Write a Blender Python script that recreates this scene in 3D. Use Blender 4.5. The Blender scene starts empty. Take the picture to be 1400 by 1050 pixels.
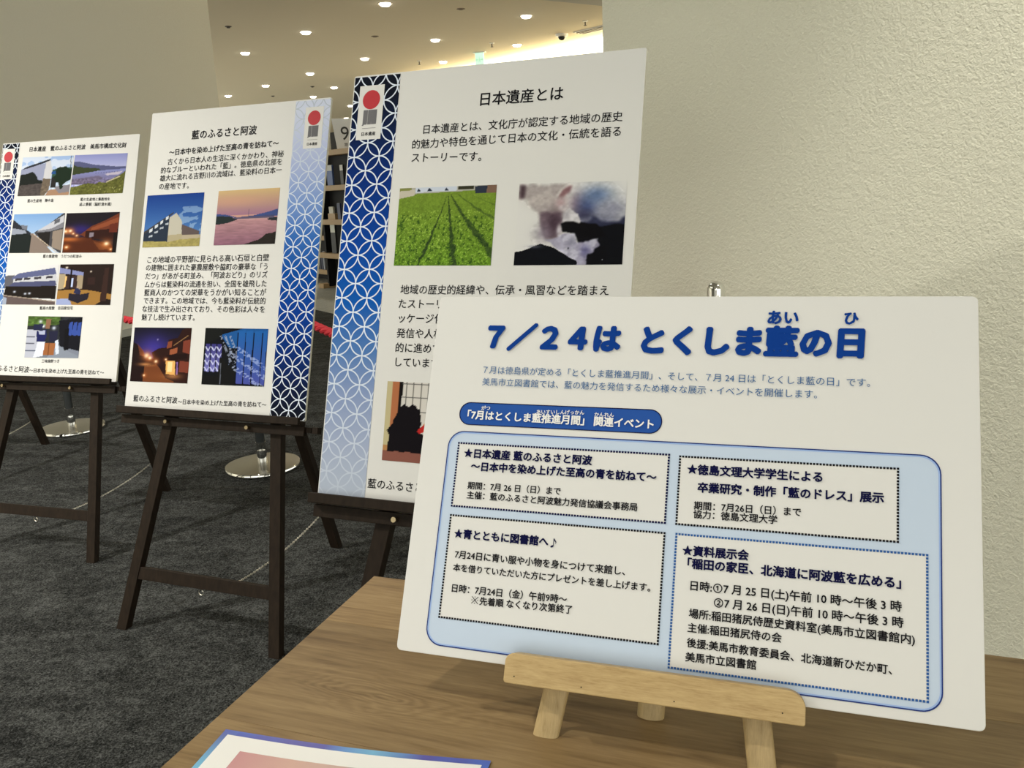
import bpy, bmesh, math, random
import numpy as np
from mathutils import Vector, Matrix

SC = bpy.context.scene
COL = SC.collection
PI = math.pi

# ------------------------------------------------------------------ camera
cam_data = bpy.data.cameras.new('camera'); cam = bpy.data.objects.new('camera', cam_data); COL.objects.link(cam)
cam_data.sensor_fit = 'HORIZONTAL'; cam_data.sensor_width = 36.0; cam_data.lens = 29.72
cam_data.clip_start = 0.02; cam_data.clip_end = 200
cR = Vector((0.999099, -0.00958174, -0.04134462)); cU = Vector((0.04244039, 0.22556601, 0.97330303)); cF = Vector((0, 0.97418077, -0.22576943))
m = Matrix.Identity(4)
for i, v in enumerate((cR, cU, -cF)):
    for j in range(3): m[j][i] = v[j]
m.translation = (0, 0, 1.1308)
cam.matrix_world = m
SC.camera = cam

# ------------------------------------------------------------------ world, exposure
W = bpy.data.worlds.new('world'); SC.world = W; W.use_nodes = True
bg = W.node_tree.nodes['Background']; bg.inputs[0].default_value = (0.985, 0.985, 0.875, 1); bg.inputs[1].default_value = 1.65
SC.view_settings.view_transform = 'Standard'; SC.view_settings.look = 'None'
SC.view_settings.gamma = 1; SC.view_settings.use_curve_mapping = False
SC.view_settings.exposure = 0.27
SC.cycles.use_denoising = True
SC.cycles.max_bounces = 6
SC.cycles.sample_clamp_indirect = 4.0

WARM = (1.0, 0.95, 0.845)
def spot(loc, watts, size=PI * 0.8, blend=0.7, radius=0.045, aim=None, colour=WARM):
    l = bpy.data.lights.new('downlight_lamp', 'SPOT'); l.energy = watts; l.spot_size = size; l.spot_blend = blend
    l.shadow_soft_size = radius; l.color = colour
    o = bpy.data.objects.new('downlight_lamp', l); o.location = loc; COL.objects.link(o)
    d = Vector(aim) - Vector(loc) if aim else Vector((0, 0, -1))
    o.rotation_euler = d.to_track_quat('-Z', 'Y').to_euler()
    return o
NEAR = [(-1.07, -0.12, 62, 'above the space in front of the right panel'), (-3.3, 1.3, 420, 'added to light the middle panel'), (1.07, 0.87, 120, 'beside the textured wall over the table'),
        (-3.9, 2.5, 150, 'added to light the left panel'), (-1.2, 3.9, 40, 'behind the middle panel'), (0.3, -2.0, 30, 'behind the viewer'), (-2.9, -1.4, 34, 'behind the viewer on the left')]  # lamps for the middle and left panels are unseen, added to brighten them
for x, y, w, _ in NEAR:
    if x > 1: spot((x, y, 3.12), w, size=1.15, aim=(1.36, 1.22, 1.5))      # wall washer, tilted to the textured wall
    else: spot((x, y, 3.12), w)

# ------------------------------------------------------------------ helpers
def srgb(c):
    out = []
    for v in c[:3]:
        v = v / 255.0
        out.append(v / 12.92 if v <= 0.04045 else ((v + 0.055) / 1.055) ** 2.4)
    return out
WHITE_P = srgb((216, 211, 201)); PAPER = 0.66
def ink(r, g, b):                       # a printed colour as it looks beside the paper white
    l = srgb((r, g, b)); return tuple(min(0.85, max(0.002, PAPER * l[i] / WHITE_P[i])) for i in range(3)) + (1,)

def mat(name, col, rough=0.6, metal=0.0, spec=0.5):
    m = bpy.data.materials.new(name); m.use_nodes = True
    b = m.node_tree.nodes['Principled BSDF']
    b.inputs['Base Color'].default_value = tuple(col[:3]) + (1,)
    b.inputs['Roughness'].default_value = rough; b.inputs['Metallic'].default_value = metal
    b.inputs['Specular IOR Level'].default_value = spec
    return m
class N:
    def __init__(s, m): s.t = m.node_tree; s.b = s.t.nodes['Principled BSDF']
    def new(s, typ, **kw):
        n = s.t.nodes.new(typ)
        for k, v in kw.items():
            if k.startswith('i_'): n.inputs[k[2:].replace('_', ' ')].default_value = v
            else: setattr(n, k, v)
        return n
    def link(s, a, b): s.t.links.new(a, b)
    def math(s, op, a, b=None, c=None):
        n = s.t.nodes.new('ShaderNodeMath'); n.operation = op
        for i, v in enumerate((a, b, c)):
            if v is None: continue
            if isinstance(v, (int, float)): n.inputs[i].default_value = v
            else: s.link(v, n.inputs[i])
        return n.outputs[0]
    def ramp(s, fac, stops, interp='LINEAR'):
        n = s.t.nodes.new('ShaderNodeValToRGB'); n.color_ramp.interpolation = interp
        e = n.color_ramp.elements
        while len(e) < len(stops): e.new(0.5)
        for i, (p, c) in enumerate(stops): e[i].position = p; e[i].color = tuple(c[:3]) + (1,)
        s.link(fac, n.inputs[0]); return n.outputs[0]
    def coord(s, scale=(1, 1, 1), rot=(0, 0, 0), out='Object', loc=(0, 0, 0)):
        tc = s.t.nodes.new('ShaderNodeTexCoord'); mp = s.t.nodes.new('ShaderNodeMapping')
        mp.inputs['Scale'].default_value = scale; mp.inputs['Rotation'].default_value = rot; mp.inputs['Location'].default_value = loc
        s.link(tc.outputs[out], mp.inputs[0]); return mp.outputs[0]
    def bump(s, h, strength, dist):
        n = s.t.nodes.new('ShaderNodeBump'); n.inputs['Strength'].default_value = strength; n.inputs['Distance'].default_value = dist
        s.link(h, n.inputs['Height']); s.link(n.outputs[0], s.b.inputs['Normal'])
    def noise(s, vec, scale, detail=2, rough=0.5, dist=0.0):
        n = s.t.nodes.new('ShaderNodeTexNoise'); n.inputs['Scale'].default_value = scale; n.inputs['Detail'].default_value = detail
        n.inputs['Roughness'].default_value = rough; n.inputs['Distortion'].default_value = dist
        s.link(vec, n.inputs['Vector']); return n.outputs['Fac']

def mesh_obj(name, bm, material, parent=None, smooth=False, bevel=0.0):
    me = bpy.data.meshes.new(name)
    bmesh.ops.recalc_face_normals(bm, faces=bm.faces[:]) if len(bm.faces) else None
    bm.to_mesh(me); bm.free()
    o = bpy.data.objects.new(name, me); COL.objects.link(o)
    if material: me.materials.append(material)
    if smooth:
        for p in me.polygons: p.use_smooth = True
        me.set_sharp_from_angle(angle=math.radians(40))
    if bevel > 0:
        b = o.modifiers.new('bevel', 'BEVEL'); b.width = bevel; b.segments = 2; b.limit_method = 'ANGLE'
    if parent: o.parent = parent
    return o
def thing(name, label, cat, mw=None, loc=(0, 0, 0), rz=0.0, group=None):
    o = bpy.data.objects.new(name, None); COL.objects.link(o); o.empty_display_size = 0.1
    if mw is not None: o.matrix_world = mw
    else: o.location = loc; o.rotation_euler = (0, 0, rz)
    o['label'] = label; o['category'] = cat
    if group: o['group'] = group
    return o
def tag(o, label, cat=None, group=None):
    o['label'] = label
    if cat: o['category'] = cat
    if group: o['group'] = group
    return o
def struct(o, label=None, cat=None):
    o['kind'] = 'structure'
    if label: o['label'] = label
    if cat: o['category'] = cat
    return o
def box(bm, lo, hi, f=None):
    vs = []
    for z in (lo[2], hi[2]):
        for (x, y) in ((lo[0], lo[1]), (hi[0], lo[1]), (hi[0], hi[1]), (lo[0], hi[1])):
            p = Vector((x, y, z)); vs.append(bm.verts.new(f(p) if f else p))
    for q in ((0, 3, 2, 1), (4, 5, 6, 7), (0, 1, 5, 4), (1, 2, 6, 5), (2, 3, 7, 6), (3, 0, 4, 7)):
        bm.faces.new([vs[i] for i in q])
    return vs
def prism(bm, pts, z0, z1, f=None):        # polygon pts in xy extruded z0..z1
    a = [bm.verts.new(f(Vector((x, y, z0))) if f else (x, y, z0)) for x, y in pts]
    b = [bm.verts.new(f(Vector((x, y, z1))) if f else (x, y, z1)) for x, y in pts]
    n = len(pts)
    bm.faces.new(a[::-1]); bm.faces.new(b)
    for i in range(n): bm.faces.new((a[i], a[(i + 1) % n], b[(i + 1) % n], b[i]))
def lathe(bm, prof, n=32, c=(0, 0, 0)):
    rings = []
    for r, z in prof:
        if r < 1e-6: rings.append([bm.verts.new((c[0], c[1], c[2] + z))])
        else: rings.append([bm.verts.new((c[0] + r * math.cos(2 * PI * i / n), c[1] + r * math.sin(2 * PI * i / n), c[2] + z)) for i in range(n)])
    for a, b in zip(rings, rings[1:]):
        for i in range(n):
            j = (i + 1) % n
            if len(a) == 1 and len(b) == 1: continue
            if len(a) == 1: bm.faces.new((a[0], b[j], b[i]))
            elif len(b) == 1: bm.faces.new((a[i], a[j], b[0]))
            else: bm.faces.new((a[i], a[j], b[j], b[i]))
def tube(bm, pts, r, n=8, closed=False):
    pts = [Vector(p) for p in pts]; rings = []; up = None
    for k, p in enumerate(pts):
        if closed: d = pts[(k + 1) % len(pts)] - pts[k - 1]
        else: d = pts[min(k + 1, len(pts) - 1)] - pts[max(k - 1, 0)]
        d.normalize()
        if up is None: up = d.orthogonal().normalized()
        up = (up - d * up.dot(d)).normalized(); s = d.cross(up)
        rings.append([bm.verts.new(p + (up * math.cos(2 * PI * i / n) + s * math.sin(2 * PI * i / n)) * r) for i in range(n)])
    m_ = len(rings)
    for k in range(m_ if closed else m_ - 1):
        a, b = rings[k], rings[(k + 1) % m_]
        for i in range(n): bm.faces.new((a[i], a[(i + 1) % n], b[(i + 1) % n], b[i]))
    if not closed: bm.faces.new(rings[0][::-1]); bm.faces.new(rings[-1])
def BM(): return bmesh.new()

# ------------------------------------------------------------------ materials
def emis(name, col, s):
    m = bpy.data.materials.new(name); m.use_nodes = True; b = m.node_tree.nodes['Principled BSDF']
    b.inputs['Base Color'].default_value = (0.8, 0.8, 0.8, 1)
    b.inputs['Emission Color'].default_value = tuple(col[:3]) + (1,); b.inputs['Emission Strength'].default_value = s
    return m
M = {}
# wallpaper with a lumpy plaster relief
def wall_mat(name, col, scale, strength, dist):
    m = mat(name, col, 0.75, spec=0.3); n = N(m); c = n.coord()
    h1 = n.noise(c, scale, 3, 0.6, 0.5); h2 = n.noise(c, scale * 0.4, 2, 0.5, 0.2)
    h = n.math('ADD', n.math('MULTIPLY', h1, 0.8), n.math('MULTIPLY', h2, 0.5))
    n.bump(h, strength, dist)
    return m
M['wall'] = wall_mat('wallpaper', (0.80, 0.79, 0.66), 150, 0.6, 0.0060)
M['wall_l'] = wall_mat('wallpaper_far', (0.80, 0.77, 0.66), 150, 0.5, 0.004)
M['ceil'] = mat('ceiling_paint', (0.80, 0.71, 0.54), 0.85, spec=0.2)
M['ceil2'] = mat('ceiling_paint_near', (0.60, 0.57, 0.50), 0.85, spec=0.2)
M['base'] = mat('baseboard_vinyl', (0.50, 0.50, 0.46), 0.4)
def carpet(name, a, b, sc):
    m = mat(name, a, 0.95, spec=0.1); n = N(m); c = n.coord()
    f1 = n.noise(c, 190, 4, 0.75, 0.6); f2 = n.noise(c, 45, 4, 0.7, 0.8); f3 = n.noise(n.coord((1, 2.2, 1), (0, 0, 0.5)), 5, 3, 0.6, 1.0)
    s = n.math('ADD', n.math('MULTIPLY', f1, 0.72), n.math('ADD', n.math('MULTIPLY', f2, 0.30), n.math('MULTIPLY', f3, 0.20)))
    col = n.ramp(s, [(0.51, a), (0.61, [(a[i] + b[i]) / 3.2 for i in range(3)]), (0.72, b)])
    n.link(col, n.b.inputs['Base Color'])
    n.bump(n.math('ADD', f1, n.math('MULTIPLY', f2, 0.8)), 0.9, 0.006)
    return m
M['carpet'] = carpet('charcoal_carpet', (0.005, 0.0056, 0.0058), (0.120, 0.126, 0.124), 1)
M['carpet2'] = carpet('pale_carpet', (0.42, 0.43, 0.41), (0.66, 0.67, 0.63), 1)
M['foam'] = mat('foam_board', (0.66, 0.662, 0.655), 0.55, spec=0.25)
M['foam_edge'] = mat('foam_edge', (0.70, 0.68, 0.60), 0.6)
M['ink'] = mat('black_ink', (0.012, 0.012, 0.015), 0.8, spec=0.04)
M['navy'] = mat('navy_ink', srgb((18, 20, 62)), 0.8, spec=0.04)
M['title'] = mat('blue_ink', srgb((16, 58, 138)), 0.8, spec=0.04)
M['sub'] = mat('slate_blue_ink', srgb((52, 98, 150)), 0.8, spec=0.04)
M['pill'] = mat('royal_blue_ink', srgb((42, 82, 158)), 0.8, spec=0.04)
M['pale'] = mat('pale_blue_ink', ink(190, 201, 211), 0.8, spec=0.04)
M['frameln'] = mat('frame_blue_ink', srgb((40, 58, 120)), 0.8, spec=0.04)
M['frameln2'] = mat('frame_light_ink', srgb((150, 175, 222)), 0.8, spec=0.04)
M['dotblue'] = mat('dot_blue_ink', srgb((50, 92, 155)), 0.8, spec=0.04)
M['whiteink'] = mat('white_ink', (0.82, 0.82, 0.82), 0.8, spec=0.04)
M['red'] = mat('red_ink', srgb((178, 34, 46)), 0.55, spec=0.3)
M['midgrey'] = mat('mid_grey_ink', srgb((120, 120, 124)), 0.8, spec=0.04)
M['greyink'] = mat('grey_ink', srgb((112, 112, 116)), 0.8, spec=0.04)
def easel_wood():
    m = mat('dark_stained_wood', (0.015, 0.010, 0.007), 0.55, spec=0.12); n = N(m); c = n.coord((30, 30, 3))
    f = n.noise(c, 3, 3, 0.6); n.link(n.ramp(f, [(0.3, (0.012, 0.008, 0.0055)), (0.75, (0.022, 0.0145, 0.0095))]), n.b.inputs['Base Color'])
    n.bump(f, 0.15, 0.001); return m
M['easel'] = easel_wood()
M['brass'] = mat('brass', (0.40, 0.32, 0.20), 0.35, 1.0)
M['steel'] = mat('chain_steel', (0.86, 0.82, 0.72), 0.30, 1.0)
M['chrome'] = mat('chrome', (0.80, 0.80, 0.78), 0.07, 1.0)
M['satin'] = mat('satin_chrome', (0.46, 0.445, 0.41), 0.25, 1.0)
M['pole_dark'] = mat('dark_pole', (0.045, 0.050, 0.052), 0.25, 0.3)
M['rope'] = mat('red_rope', (0.62, 0.028, 0.045), 0.7)
M['shelf_dark'] = mat('rack_black_steel', (0.009, 0.0085, 0.008), 0.6, spec=0.2)
M['oak'] = mat('oak_board', (0.38, 0.25, 0.115), 0.5)
M['sprink'] = mat('sprinkler_metal', (0.10, 0.085, 0.07), 0.5, 0.5)
M['blackpl'] = mat('black_plastic', (0.012, 0.012, 0.012), 0.25)
M['whitepl'] = mat('white_plastic', (0.75, 0.73, 0.68), 0.4)

def wood(name, c1, c2, c3, along='x', seed=0.0, sx=1.6, sy=22, swirl=None):
    """grain running along local x; optional cathedral figure at swirl=(x,y)"""
    m = mat(name, c1, 0.45, spec=0.35); n = N(m)
    c = n.coord((sx, sy, sy), loc=(seed, seed * 3, 0)) if along == 'x' else n.coord((sy, sx, sy), loc=(seed * 3, seed, 0))
    f = n.noise(c, 3.2, 5, 0.62, 0.6); g = n.noise(c, 14, 3, 0.6, 0.2)
    big = n.noise(n.coord((1.5, 5, 1), loc=(seed, 0, 0)), 2.5, 2, 0.5, 1.5)
    s = n.math('ADD', n.math('MULTIPLY', f, 0.50), n.math('ADD', n.math('MULTIPLY', g, 0.36), n.math('MULTIPLY', big, 0.3)))
    if swirl:
        cc = n.coord((7.5, 30, 1), loc=(-swirl[0] * 7.5, -swirl[1] * 30, 0))
        nz = n.t.nodes.new('ShaderNodeTexNoise'); nz.inputs['Scale'].default_value = 1.1; nz.inputs['Detail'].default_value = 3
        n.link(cc, nz.inputs['Vector'])
        mu = n.t.nodes.new('ShaderNodeVectorMath'); mu.operation = 'MULTIPLY_ADD'; n.link(nz.outputs['Color'], mu.inputs[0])
        mu.inputs[1].default_value = (1.4, 1.4, 0); n.link(cc, mu.inputs[2])
        ad = n.t.nodes.new('ShaderNodeVectorMath'); ad.operation = 'SUBTRACT'; n.link(mu.outputs[0], ad.inputs[0]); ad.inputs[1].default_value = (.70, .70, TZ)
        gr = n.t.nodes.new('ShaderNodeVectorMath'); gr.operation = 'LENGTH'; n.link(ad.outputs[0], gr.inputs[0])
        rings = n.math('SINE', n.math('MULTIPLY', gr.outputs['Value'], 48.0))
        fade = n.math('SUBTRACT', 1.0, n.math('MINIMUM', n.math('MULTIPLY', gr.outputs['Value'], 0.85), 1.0))
        s = n.math('ADD', s, n.math('MULTIPLY', n.math('MULTIPLY', rings, fade), 0.075))
    n.link(n.ramp(s, [(0.34, c3), (0.52, c1), (0.72, c2)]), n.b.inputs['Base Color'])
    n.bump(s, 0.12, 0.0008)
    return m

# ------------------------------------------------------------------ setting
def slab(name, pts, z0, z1, m, parent=None):
    bm = BM(); prism(bm, pts, z0, z1); return mesh_obj(name, bm, m, parent)
CZ = 3.2
TZ = 0.7290
# the pale carpet of the reading room starts beyond an oblique joint
J0 = Vector((-1.861, 8.46)); JD = Vector((0.579, -0.815))
A = J0 - JD * 12; B = J0 + JD * 14
struct(slab('floor', [(-9, -5), (9, -5), (B.x, B.y) if B.y > -5 else (7.7, -5), (A.x, A.y), (-9, 18)], -0.05, 0, M['carpet']), 'charcoal mottled carpet under the easels')
f2 = struct(slab('floor', [(A.x, A.y), (B.x, B.y), (16, 0), (16, 34), (-16, 34)], -0.06, -0.002, M['carpet2']), 'pale grey carpet of the reading room beyond the easels')
struct(slab('ceiling', [(-16, 5.5), (12, 5.5), (12, 34), (-16, 34)], CZ, CZ + 0.15, M['ceil']), 'beige ceiling over the reading room')
# lowered ceiling field near the camera, its edge crosses the corner of the view
E0 = Vector((0.86, 10.43)); ED = Vector((0.84, 0.54)).normalized()
a = E0 - ED * 7; b = E0 + ED * 6
struct(slab('ceiling', [(-9, -5), (8, -5), (b.x, b.y), (a.x, a.y), (-9, a.y)], CZ - 0.03, CZ + 0.1, M['ceil2']), 'lower ceiling field over the exhibition corner')

WD = Vector((0.343, 0.939, 0)).normalized()          # direction of the left wall, away from the camera
WE = Vector((-2.81, 8.9, 0))
def wall_box(name, p0, p1, t, z0, z1, m, label):
    d = (p1 - p0).normalized(); q = Vector((-d.y, d.x, 0)) * t
    bm = BM(); prism(bm, [(p0.x, p0.y), (p1.x, p1.y), (p1.x + q.x, p1.y + q.y), (p0.x + q.x, p0.y + q.y)], z0, z1)
    return struct(mesh_obj(name, bm, m), label)
wall_box('wall_left', WE - WD * 13.5, WE, 0.25, 0, CZ, M['wall_l'], 'plain beige wall behind the two left panels')
q = Vector((WD.y, -WD.x, 0)) * 0.012
wall_box('baseboard_left', WE - WD * 13.5 + q, WE + q, 0.012, 0, 0.065, M['base'], 'grey baseboard strip')
RD = Vector((0.643, -0.766, 0))                      # runs obliquely towards the camera on the right
RP = Vector((0.292, 2.497, 0))
wall_box('wall_right', RP, RP + RD * 4.5, 0.3, 0, CZ - 0.03, M['wall'], 'textured cream wallpapered wall behind the large notice board')
bm = BM()
qq = Vector((RD.y, -RD.x, 0))
prism(bm, [((RP + qq * o + RD * s).x, (RP + qq * o + RD * s).y) for s, o in ((0, 0), (0, 0.01), (4.5, 0.01), (4.5, 0))], 0, 0.065)
struct(mesh_obj('baseboard_right', bm, M['base']), 'grey baseboard strip')
# far walls of the reading room
FD = Vector((-0.643, 0.766, 0)); F0 = Vector((1.51, 12.98, 0))
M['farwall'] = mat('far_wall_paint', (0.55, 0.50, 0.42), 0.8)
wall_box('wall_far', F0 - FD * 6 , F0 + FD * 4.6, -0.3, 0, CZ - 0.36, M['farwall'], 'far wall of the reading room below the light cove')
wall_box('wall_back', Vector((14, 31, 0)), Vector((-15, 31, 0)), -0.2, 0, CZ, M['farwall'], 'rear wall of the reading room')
# light cove: emissive strip in place of the wall top lit from the slot
cv = thing('light_cove', 'glowing warm white light cove along the far ceiling edge', 'light')
def oblique(name, off, t, z0, z1, m, par):
    nrm = Vector((FD.y, -FD.x, 0)); p0 = F0 - FD * 6 - nrm * off * -1; p1 = F0 + FD * 4.6 + nrm * off
    d = nrm * t; bm = BM(); prism(bm, [(p0.x, p0.y), (p1.x, p1.y), (p1.x + d.x, p1.y + d.y), (p0.x + d.x, p0.y + d.y)], z0, z1)
    return mesh_obj(name, bm, m, par)
def cove_mat():
    m = emis('cove_glow', (1.0, 0.90, 0.60), 1.0); n = N(m)
    tc = n.t.nodes.new('ShaderNodeTexCoord'); sp = n.t.nodes.new('ShaderNodeSeparateXYZ'); n.link(tc.outputs['Object'], sp.inputs[0])
    t = n.math('MULTIPLY', n.math('SUBTRACT', sp.outputs['Z'], CZ - 0.36), 1 / 0.36)
    n.link(n.ramp(t, [(0.0, (1.0, 0.72, 0.30)), (0.5, (1.0, 0.86, 0.50)), (1.0, (1.0, 0.93, 0.70))]), n.b.inputs['Emission Color'])  # light fading down the wall top is put into the emission colour
    n.b.inputs['Emission Strength'].default_value = 6.0
    return m
oblique('cove_lit_band', 0.02, 0.03, CZ - 0.36, CZ, cove_mat(), cv)
oblique('cove_lip', -0.05, 0.05, CZ - 0.40, CZ - 0.36, M['whitepl'], cv)

# ------------------------------------------------------------------ ceiling fixtures
glow = emis('lamp_glow', (1.0, 0.95, 0.84), 14.0)
trim_m = mat('downlight_trim', (0.42, 0.36, 0.28), 0.5)
def downlight(x, y, z, label, group):
    t = thing('ceiling_downlight', label, 'ceiling light', loc=(x, y, z), group=group)
    bm = BM(); lathe(bm, [(0.066, 0.0), (0.086, -0.004), (0.088, 0.004), (0.066, 0.004)], 24); mesh_obj('trim_ring', bm, trim_m, t, True)
    bm = BM(); lathe(bm, [(0, -0.028), (0.045, -0.024), (0.062, -0.008), (0.062, 0.0), (0, 0.0)], 24); mesh_obj('lamp_lens', bm, glow, t, True)
    return t
FAR = [(-1.24, 10.21, 'round downlight at the top edge, above the emblem of the right panel'), (0.37, 11.25, 'biggest downlight right of the top centre of the ceiling'),
       (-2.47, 11.69, 'downlight on the ceiling above the top right corner of the middle panel'), (-0.87, 12.67, 'downlight above the blue strip and left edge of the exit sign'),
       (-3.67, 13.09, 'downlight nearest the edge of the plain left wall'), (-2.09, 14.08, 'downlight just left of the top corner of the right panel'),
       (0.29, 13.4, 'downlight between the exit sign and the dome camera'), (-3.26, 15.48, 'downlight over the emblem of the middle panel'),
       (-4.40, 16.83, 'downlight close above the top edge of the middle panel'), (-3.25, 17.55, 'small downlight in the gap between middle and right panel, upper'),
       (-0.91, 14.77, 'small downlight just above the top edge of the right panel'), (-3.97, 18.96, 'small downlight half hidden by the top corner of the middle panel'),
       (-5.54, 18.19, 'small downlight beside the left wall, lowest in view'), (-3.57, 21.18, 'small downlight touching the left edge of the right panel'),
       (-4.27, 24.48, 'farthest small downlight, just above the number nine sign')]
for x, y, lb in FAR:
    downlight(x, y, CZ, lb, 'ceiling downlights')
    spot((x, y, CZ - 0.06), 34, radius=0.06, blend=0.9)
for x, y, w, lb in NEAR:
    downlight(x, y, CZ - 0.03, 'unseen round downlight in the lower ceiling ' + lb, 'downlights over the exhibition corner')  # unseen fixtures, kept so the chrome has lamps to reflect

def small_ceiling(name, x, y, label, r, h, m, n=12):
    bm = BM(); lathe(bm, [(0, -h), (r * 0.5, -h), (r * 0.6, -h * 0.5), (r, -h * 0.3), (r, 0), (0, 0)], n)
    o = mesh_obj(name, bm, m, None, True); o.location = (x, y, CZ); return o
for x, y, lb in [(-3.286, 11.106, 'dark round sensor on the ceiling beside the left wall'), (-3.609, 17.242, 'tiny dark sensor above the emblem of the middle panel'),
                 (-4.715, 18.526, 'tiny dark sensor close above the middle panel')]:
    tag(small_ceiling('ceiling_sensor', x, y, lb, 0.04, 0.02, M['sprink']), lb, 'sensor', 'ceiling sensors')
for x, y, lb in [(-1.282, 14.549, 'sprinkler head above the right panel title, farthest left'), (-0.082, 13.12, 'sprinkler head right of the exit sign'), (1.148, 11.733, 'sprinkler head between dome camera and textured wall')]:
    t = thing('sprinkler', lb, 'sprinkler', loc=(x, y, CZ), group='ceiling sprinklers')
    bm = BM(); lathe(bm, [(0, -0.012), (0.035, -0.008), (0.038, 0), (0, 0)], 14); mesh_obj('escutcheon', bm, M['whitepl'], t, True)
    bm = BM(); lathe(bm, [(0, -0.062), (0.022, -0.06), (0.022, -0.056), (0.007, -0.052), (0.008, -0.014), (0, -0.012)], 12); mesh_obj('nozzle', bm, M['sprink'], t, True)
for x, y, lb in [(-1.65, 12.193, 'flat oval cap on the ceiling between two downlights'), (-0.413, 10.656, 'flat oval cap near the top edge of the ceiling')]:
    tag(small_ceiling('smoke_detector', x, y, lb, 0.05, 0.012, mat('cap_brown', (0.20, 0.15, 0.10), 0.6), 18), lb, 'detector', 'ceiling smoke detectors')
t = thing('dome_camera', 'black dome camera on the ceiling above the right panel', 'camera', loc=(0.904, 12.636, CZ))
bm = BM(); lathe(bm, [(0.045, -0.035), (0.085, -0.03), (0.09, 0), (0, 0)], 24); mesh_obj('housing', bm, M['whitepl'], t, True)
bm = BM(); lathe(bm, [(0, -0.085), (0.03, -0.078), (0.05, -0.055), (0.052, -0.03), (0, -0.03)], 24); mesh_obj('dome', bm, M['blackpl'], t, True)
# air vent
t = thing('ceiling_vent', 'long slotted air vent beside the light cove', 'vent', loc=(1.35, 12.33, CZ), rz=math.atan2(-0.766, 0.643))
def F_box(name, lo, hi, m, par, bevel=0.0):
    bm = BM(); box(bm, lo, hi); return mesh_obj(name, bm, m, par, bevel=bevel)
F_box('vent_frame', (-0.33, -0.11, -0.012), (0.33, 0.11, 0), M['whitepl'], t)
for k in range(3): F_box('slat', (-0.30, -0.08 + k * 0.06, -0.02), (0.30, -0.05 + k * 0.06, -0.011), M['sprink'], t)
# exit sign
ex = thing('exit_sign', 'small lit green exit sign hanging below the ceiling', 'sign', loc=(-0.285, 13.91, CZ), rz=-0.35)
F_box('ceiling_plate', (-0.10, -0.03, -0.015), (0.10, 0.03, 0), M['whitepl'], ex)
F_box('sign_body', (-0.07, -0.015, -0.20), (0.07, 0.015, -0.015), emis('exit_face', (0.38, 0.95, 0.68), 0.62), ex)
exg = emis('exit_green', (0.01, 0.42, 0.20), 0.5)
bm = BM()
def pl(bm, pts, y): bm.faces.new([bm.verts.new((x, y, z)) for x, z in pts])
# running figure between two arrows
pl(bm, [(-0.062, -0.115), (-0.04, -0.09), (-0.04, -0.108), (-0.018, -0.108), (-0.018, -0.122), (-0.04, -0.122), (-0.04, -0.14)], -0.0165)
pl(bm, [(0.062, -0.115), (0.04, -0.09), (0.04, -0.108), (0.018, -0.108), (0.018, -0.122), (0.04, -0.122), (0.04, -0.14)], -0.0165)
pl(bm, [(-0.008, -0.07), (0.006, -0.07), (0.006, -0.084), (-0.008, -0.084)], -0.0165)
pl(bm, [(-0.010, -0.088), (0.010, -0.088), (0.012, -0.125), (0.020, -0.158), (0.010, -0.158), (0.0, -0.13), (-0.012, -0.158), (-0.02, -0.155), (-0.006, -0.12)], -0.0165)
tag(mesh_obj('pictogram', bm, exg, ex), 'green arrows and running figure')

# ------------------------------------------------------------------ text
def text_mesh(body, bold=0.0, res=2):
    me = text_mesh0(body, res)
    if bold <= 0: return me
    # heavier strokes: the glyphs repeated around a small circle
    n = len(me.vertices); co = np.empty(n * 3, 'f'); me.vertices.foreach_get('co', co); co = co.reshape(n, 3)
    F = [tuple(p.vertices) for p in me.polygons]; bpy.data.meshes.remove(me)
    K = 4 if bold < .012 else 6 if bold < .025 else 10
    V = []; FF = []; zs = []
    for k in range(K):
        a = 2 * PI * k / K; V.append(co + np.array([bold * math.cos(a), bold * math.sin(a), float(k)], 'f')); FF += [tuple(i + n * k for i in f) for f in F]
    V = np.concatenate(V); me = bpy.data.meshes.new('txt'); me.from_pydata(V.tolist(), [], FF); return me
def text_mesh0(body, res=2):
    cu = bpy.data.curves.new('txt', 'FONT'); cu.body = body; cu.size = 1.0; cu.resolution_u = res
    o = bpy.data.objects.new('txt', cu); COL.objects.link(o)
    dg = bpy.context.evaluated_depsgraph_get(); me = bpy.data.meshes.new_from_object(o.evaluated_get(dg))
    bpy.data.objects.remove(o); bpy.data.curves.remove(cu)
    return me
def put_text(parent, body, u0, v0, u1, v1, m, z, bold=0.0, pitch=None, aspect=None, slant=0.0, name='printed_text'):
    """line of print whose ink runs from (u0,v0) to (u1,v1) along its middle"""
    me = text_mesh(body, bold)
    n = len(me.vertices); co = np.empty(n * 3, 'f'); me.vertices.foreach_get('co', co); co = co.reshape(n, 3)
    x0, x1 = co[:, 0].min(), co[:, 0].max()
    s = (math.hypot(u1 - u0, v1 - v0) / (x1 - x0)) if u1 else pitch
    sy = s if aspect is None else s * aspect
    co[:, 1] -= 0.38; co[:, 0] += slant * co[:, 1]
    co[:, 0] = (co[:, 0] - x0) * s; co[:, 1] *= sy; co[:, 2] *= .00003
    me.vertices.foreach_set('co', co.reshape(-1)); me.update(); me.materials.clear(); me.materials.append(m)
    o = bpy.data.objects.new(name, me); COL.objects.link(o); o.parent = parent
    o.location = (u0, v0, z)
    if u1: o.rotation_euler = (0, 0, math.atan2(v1 - v0, u1 - u0))
    return o
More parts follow.
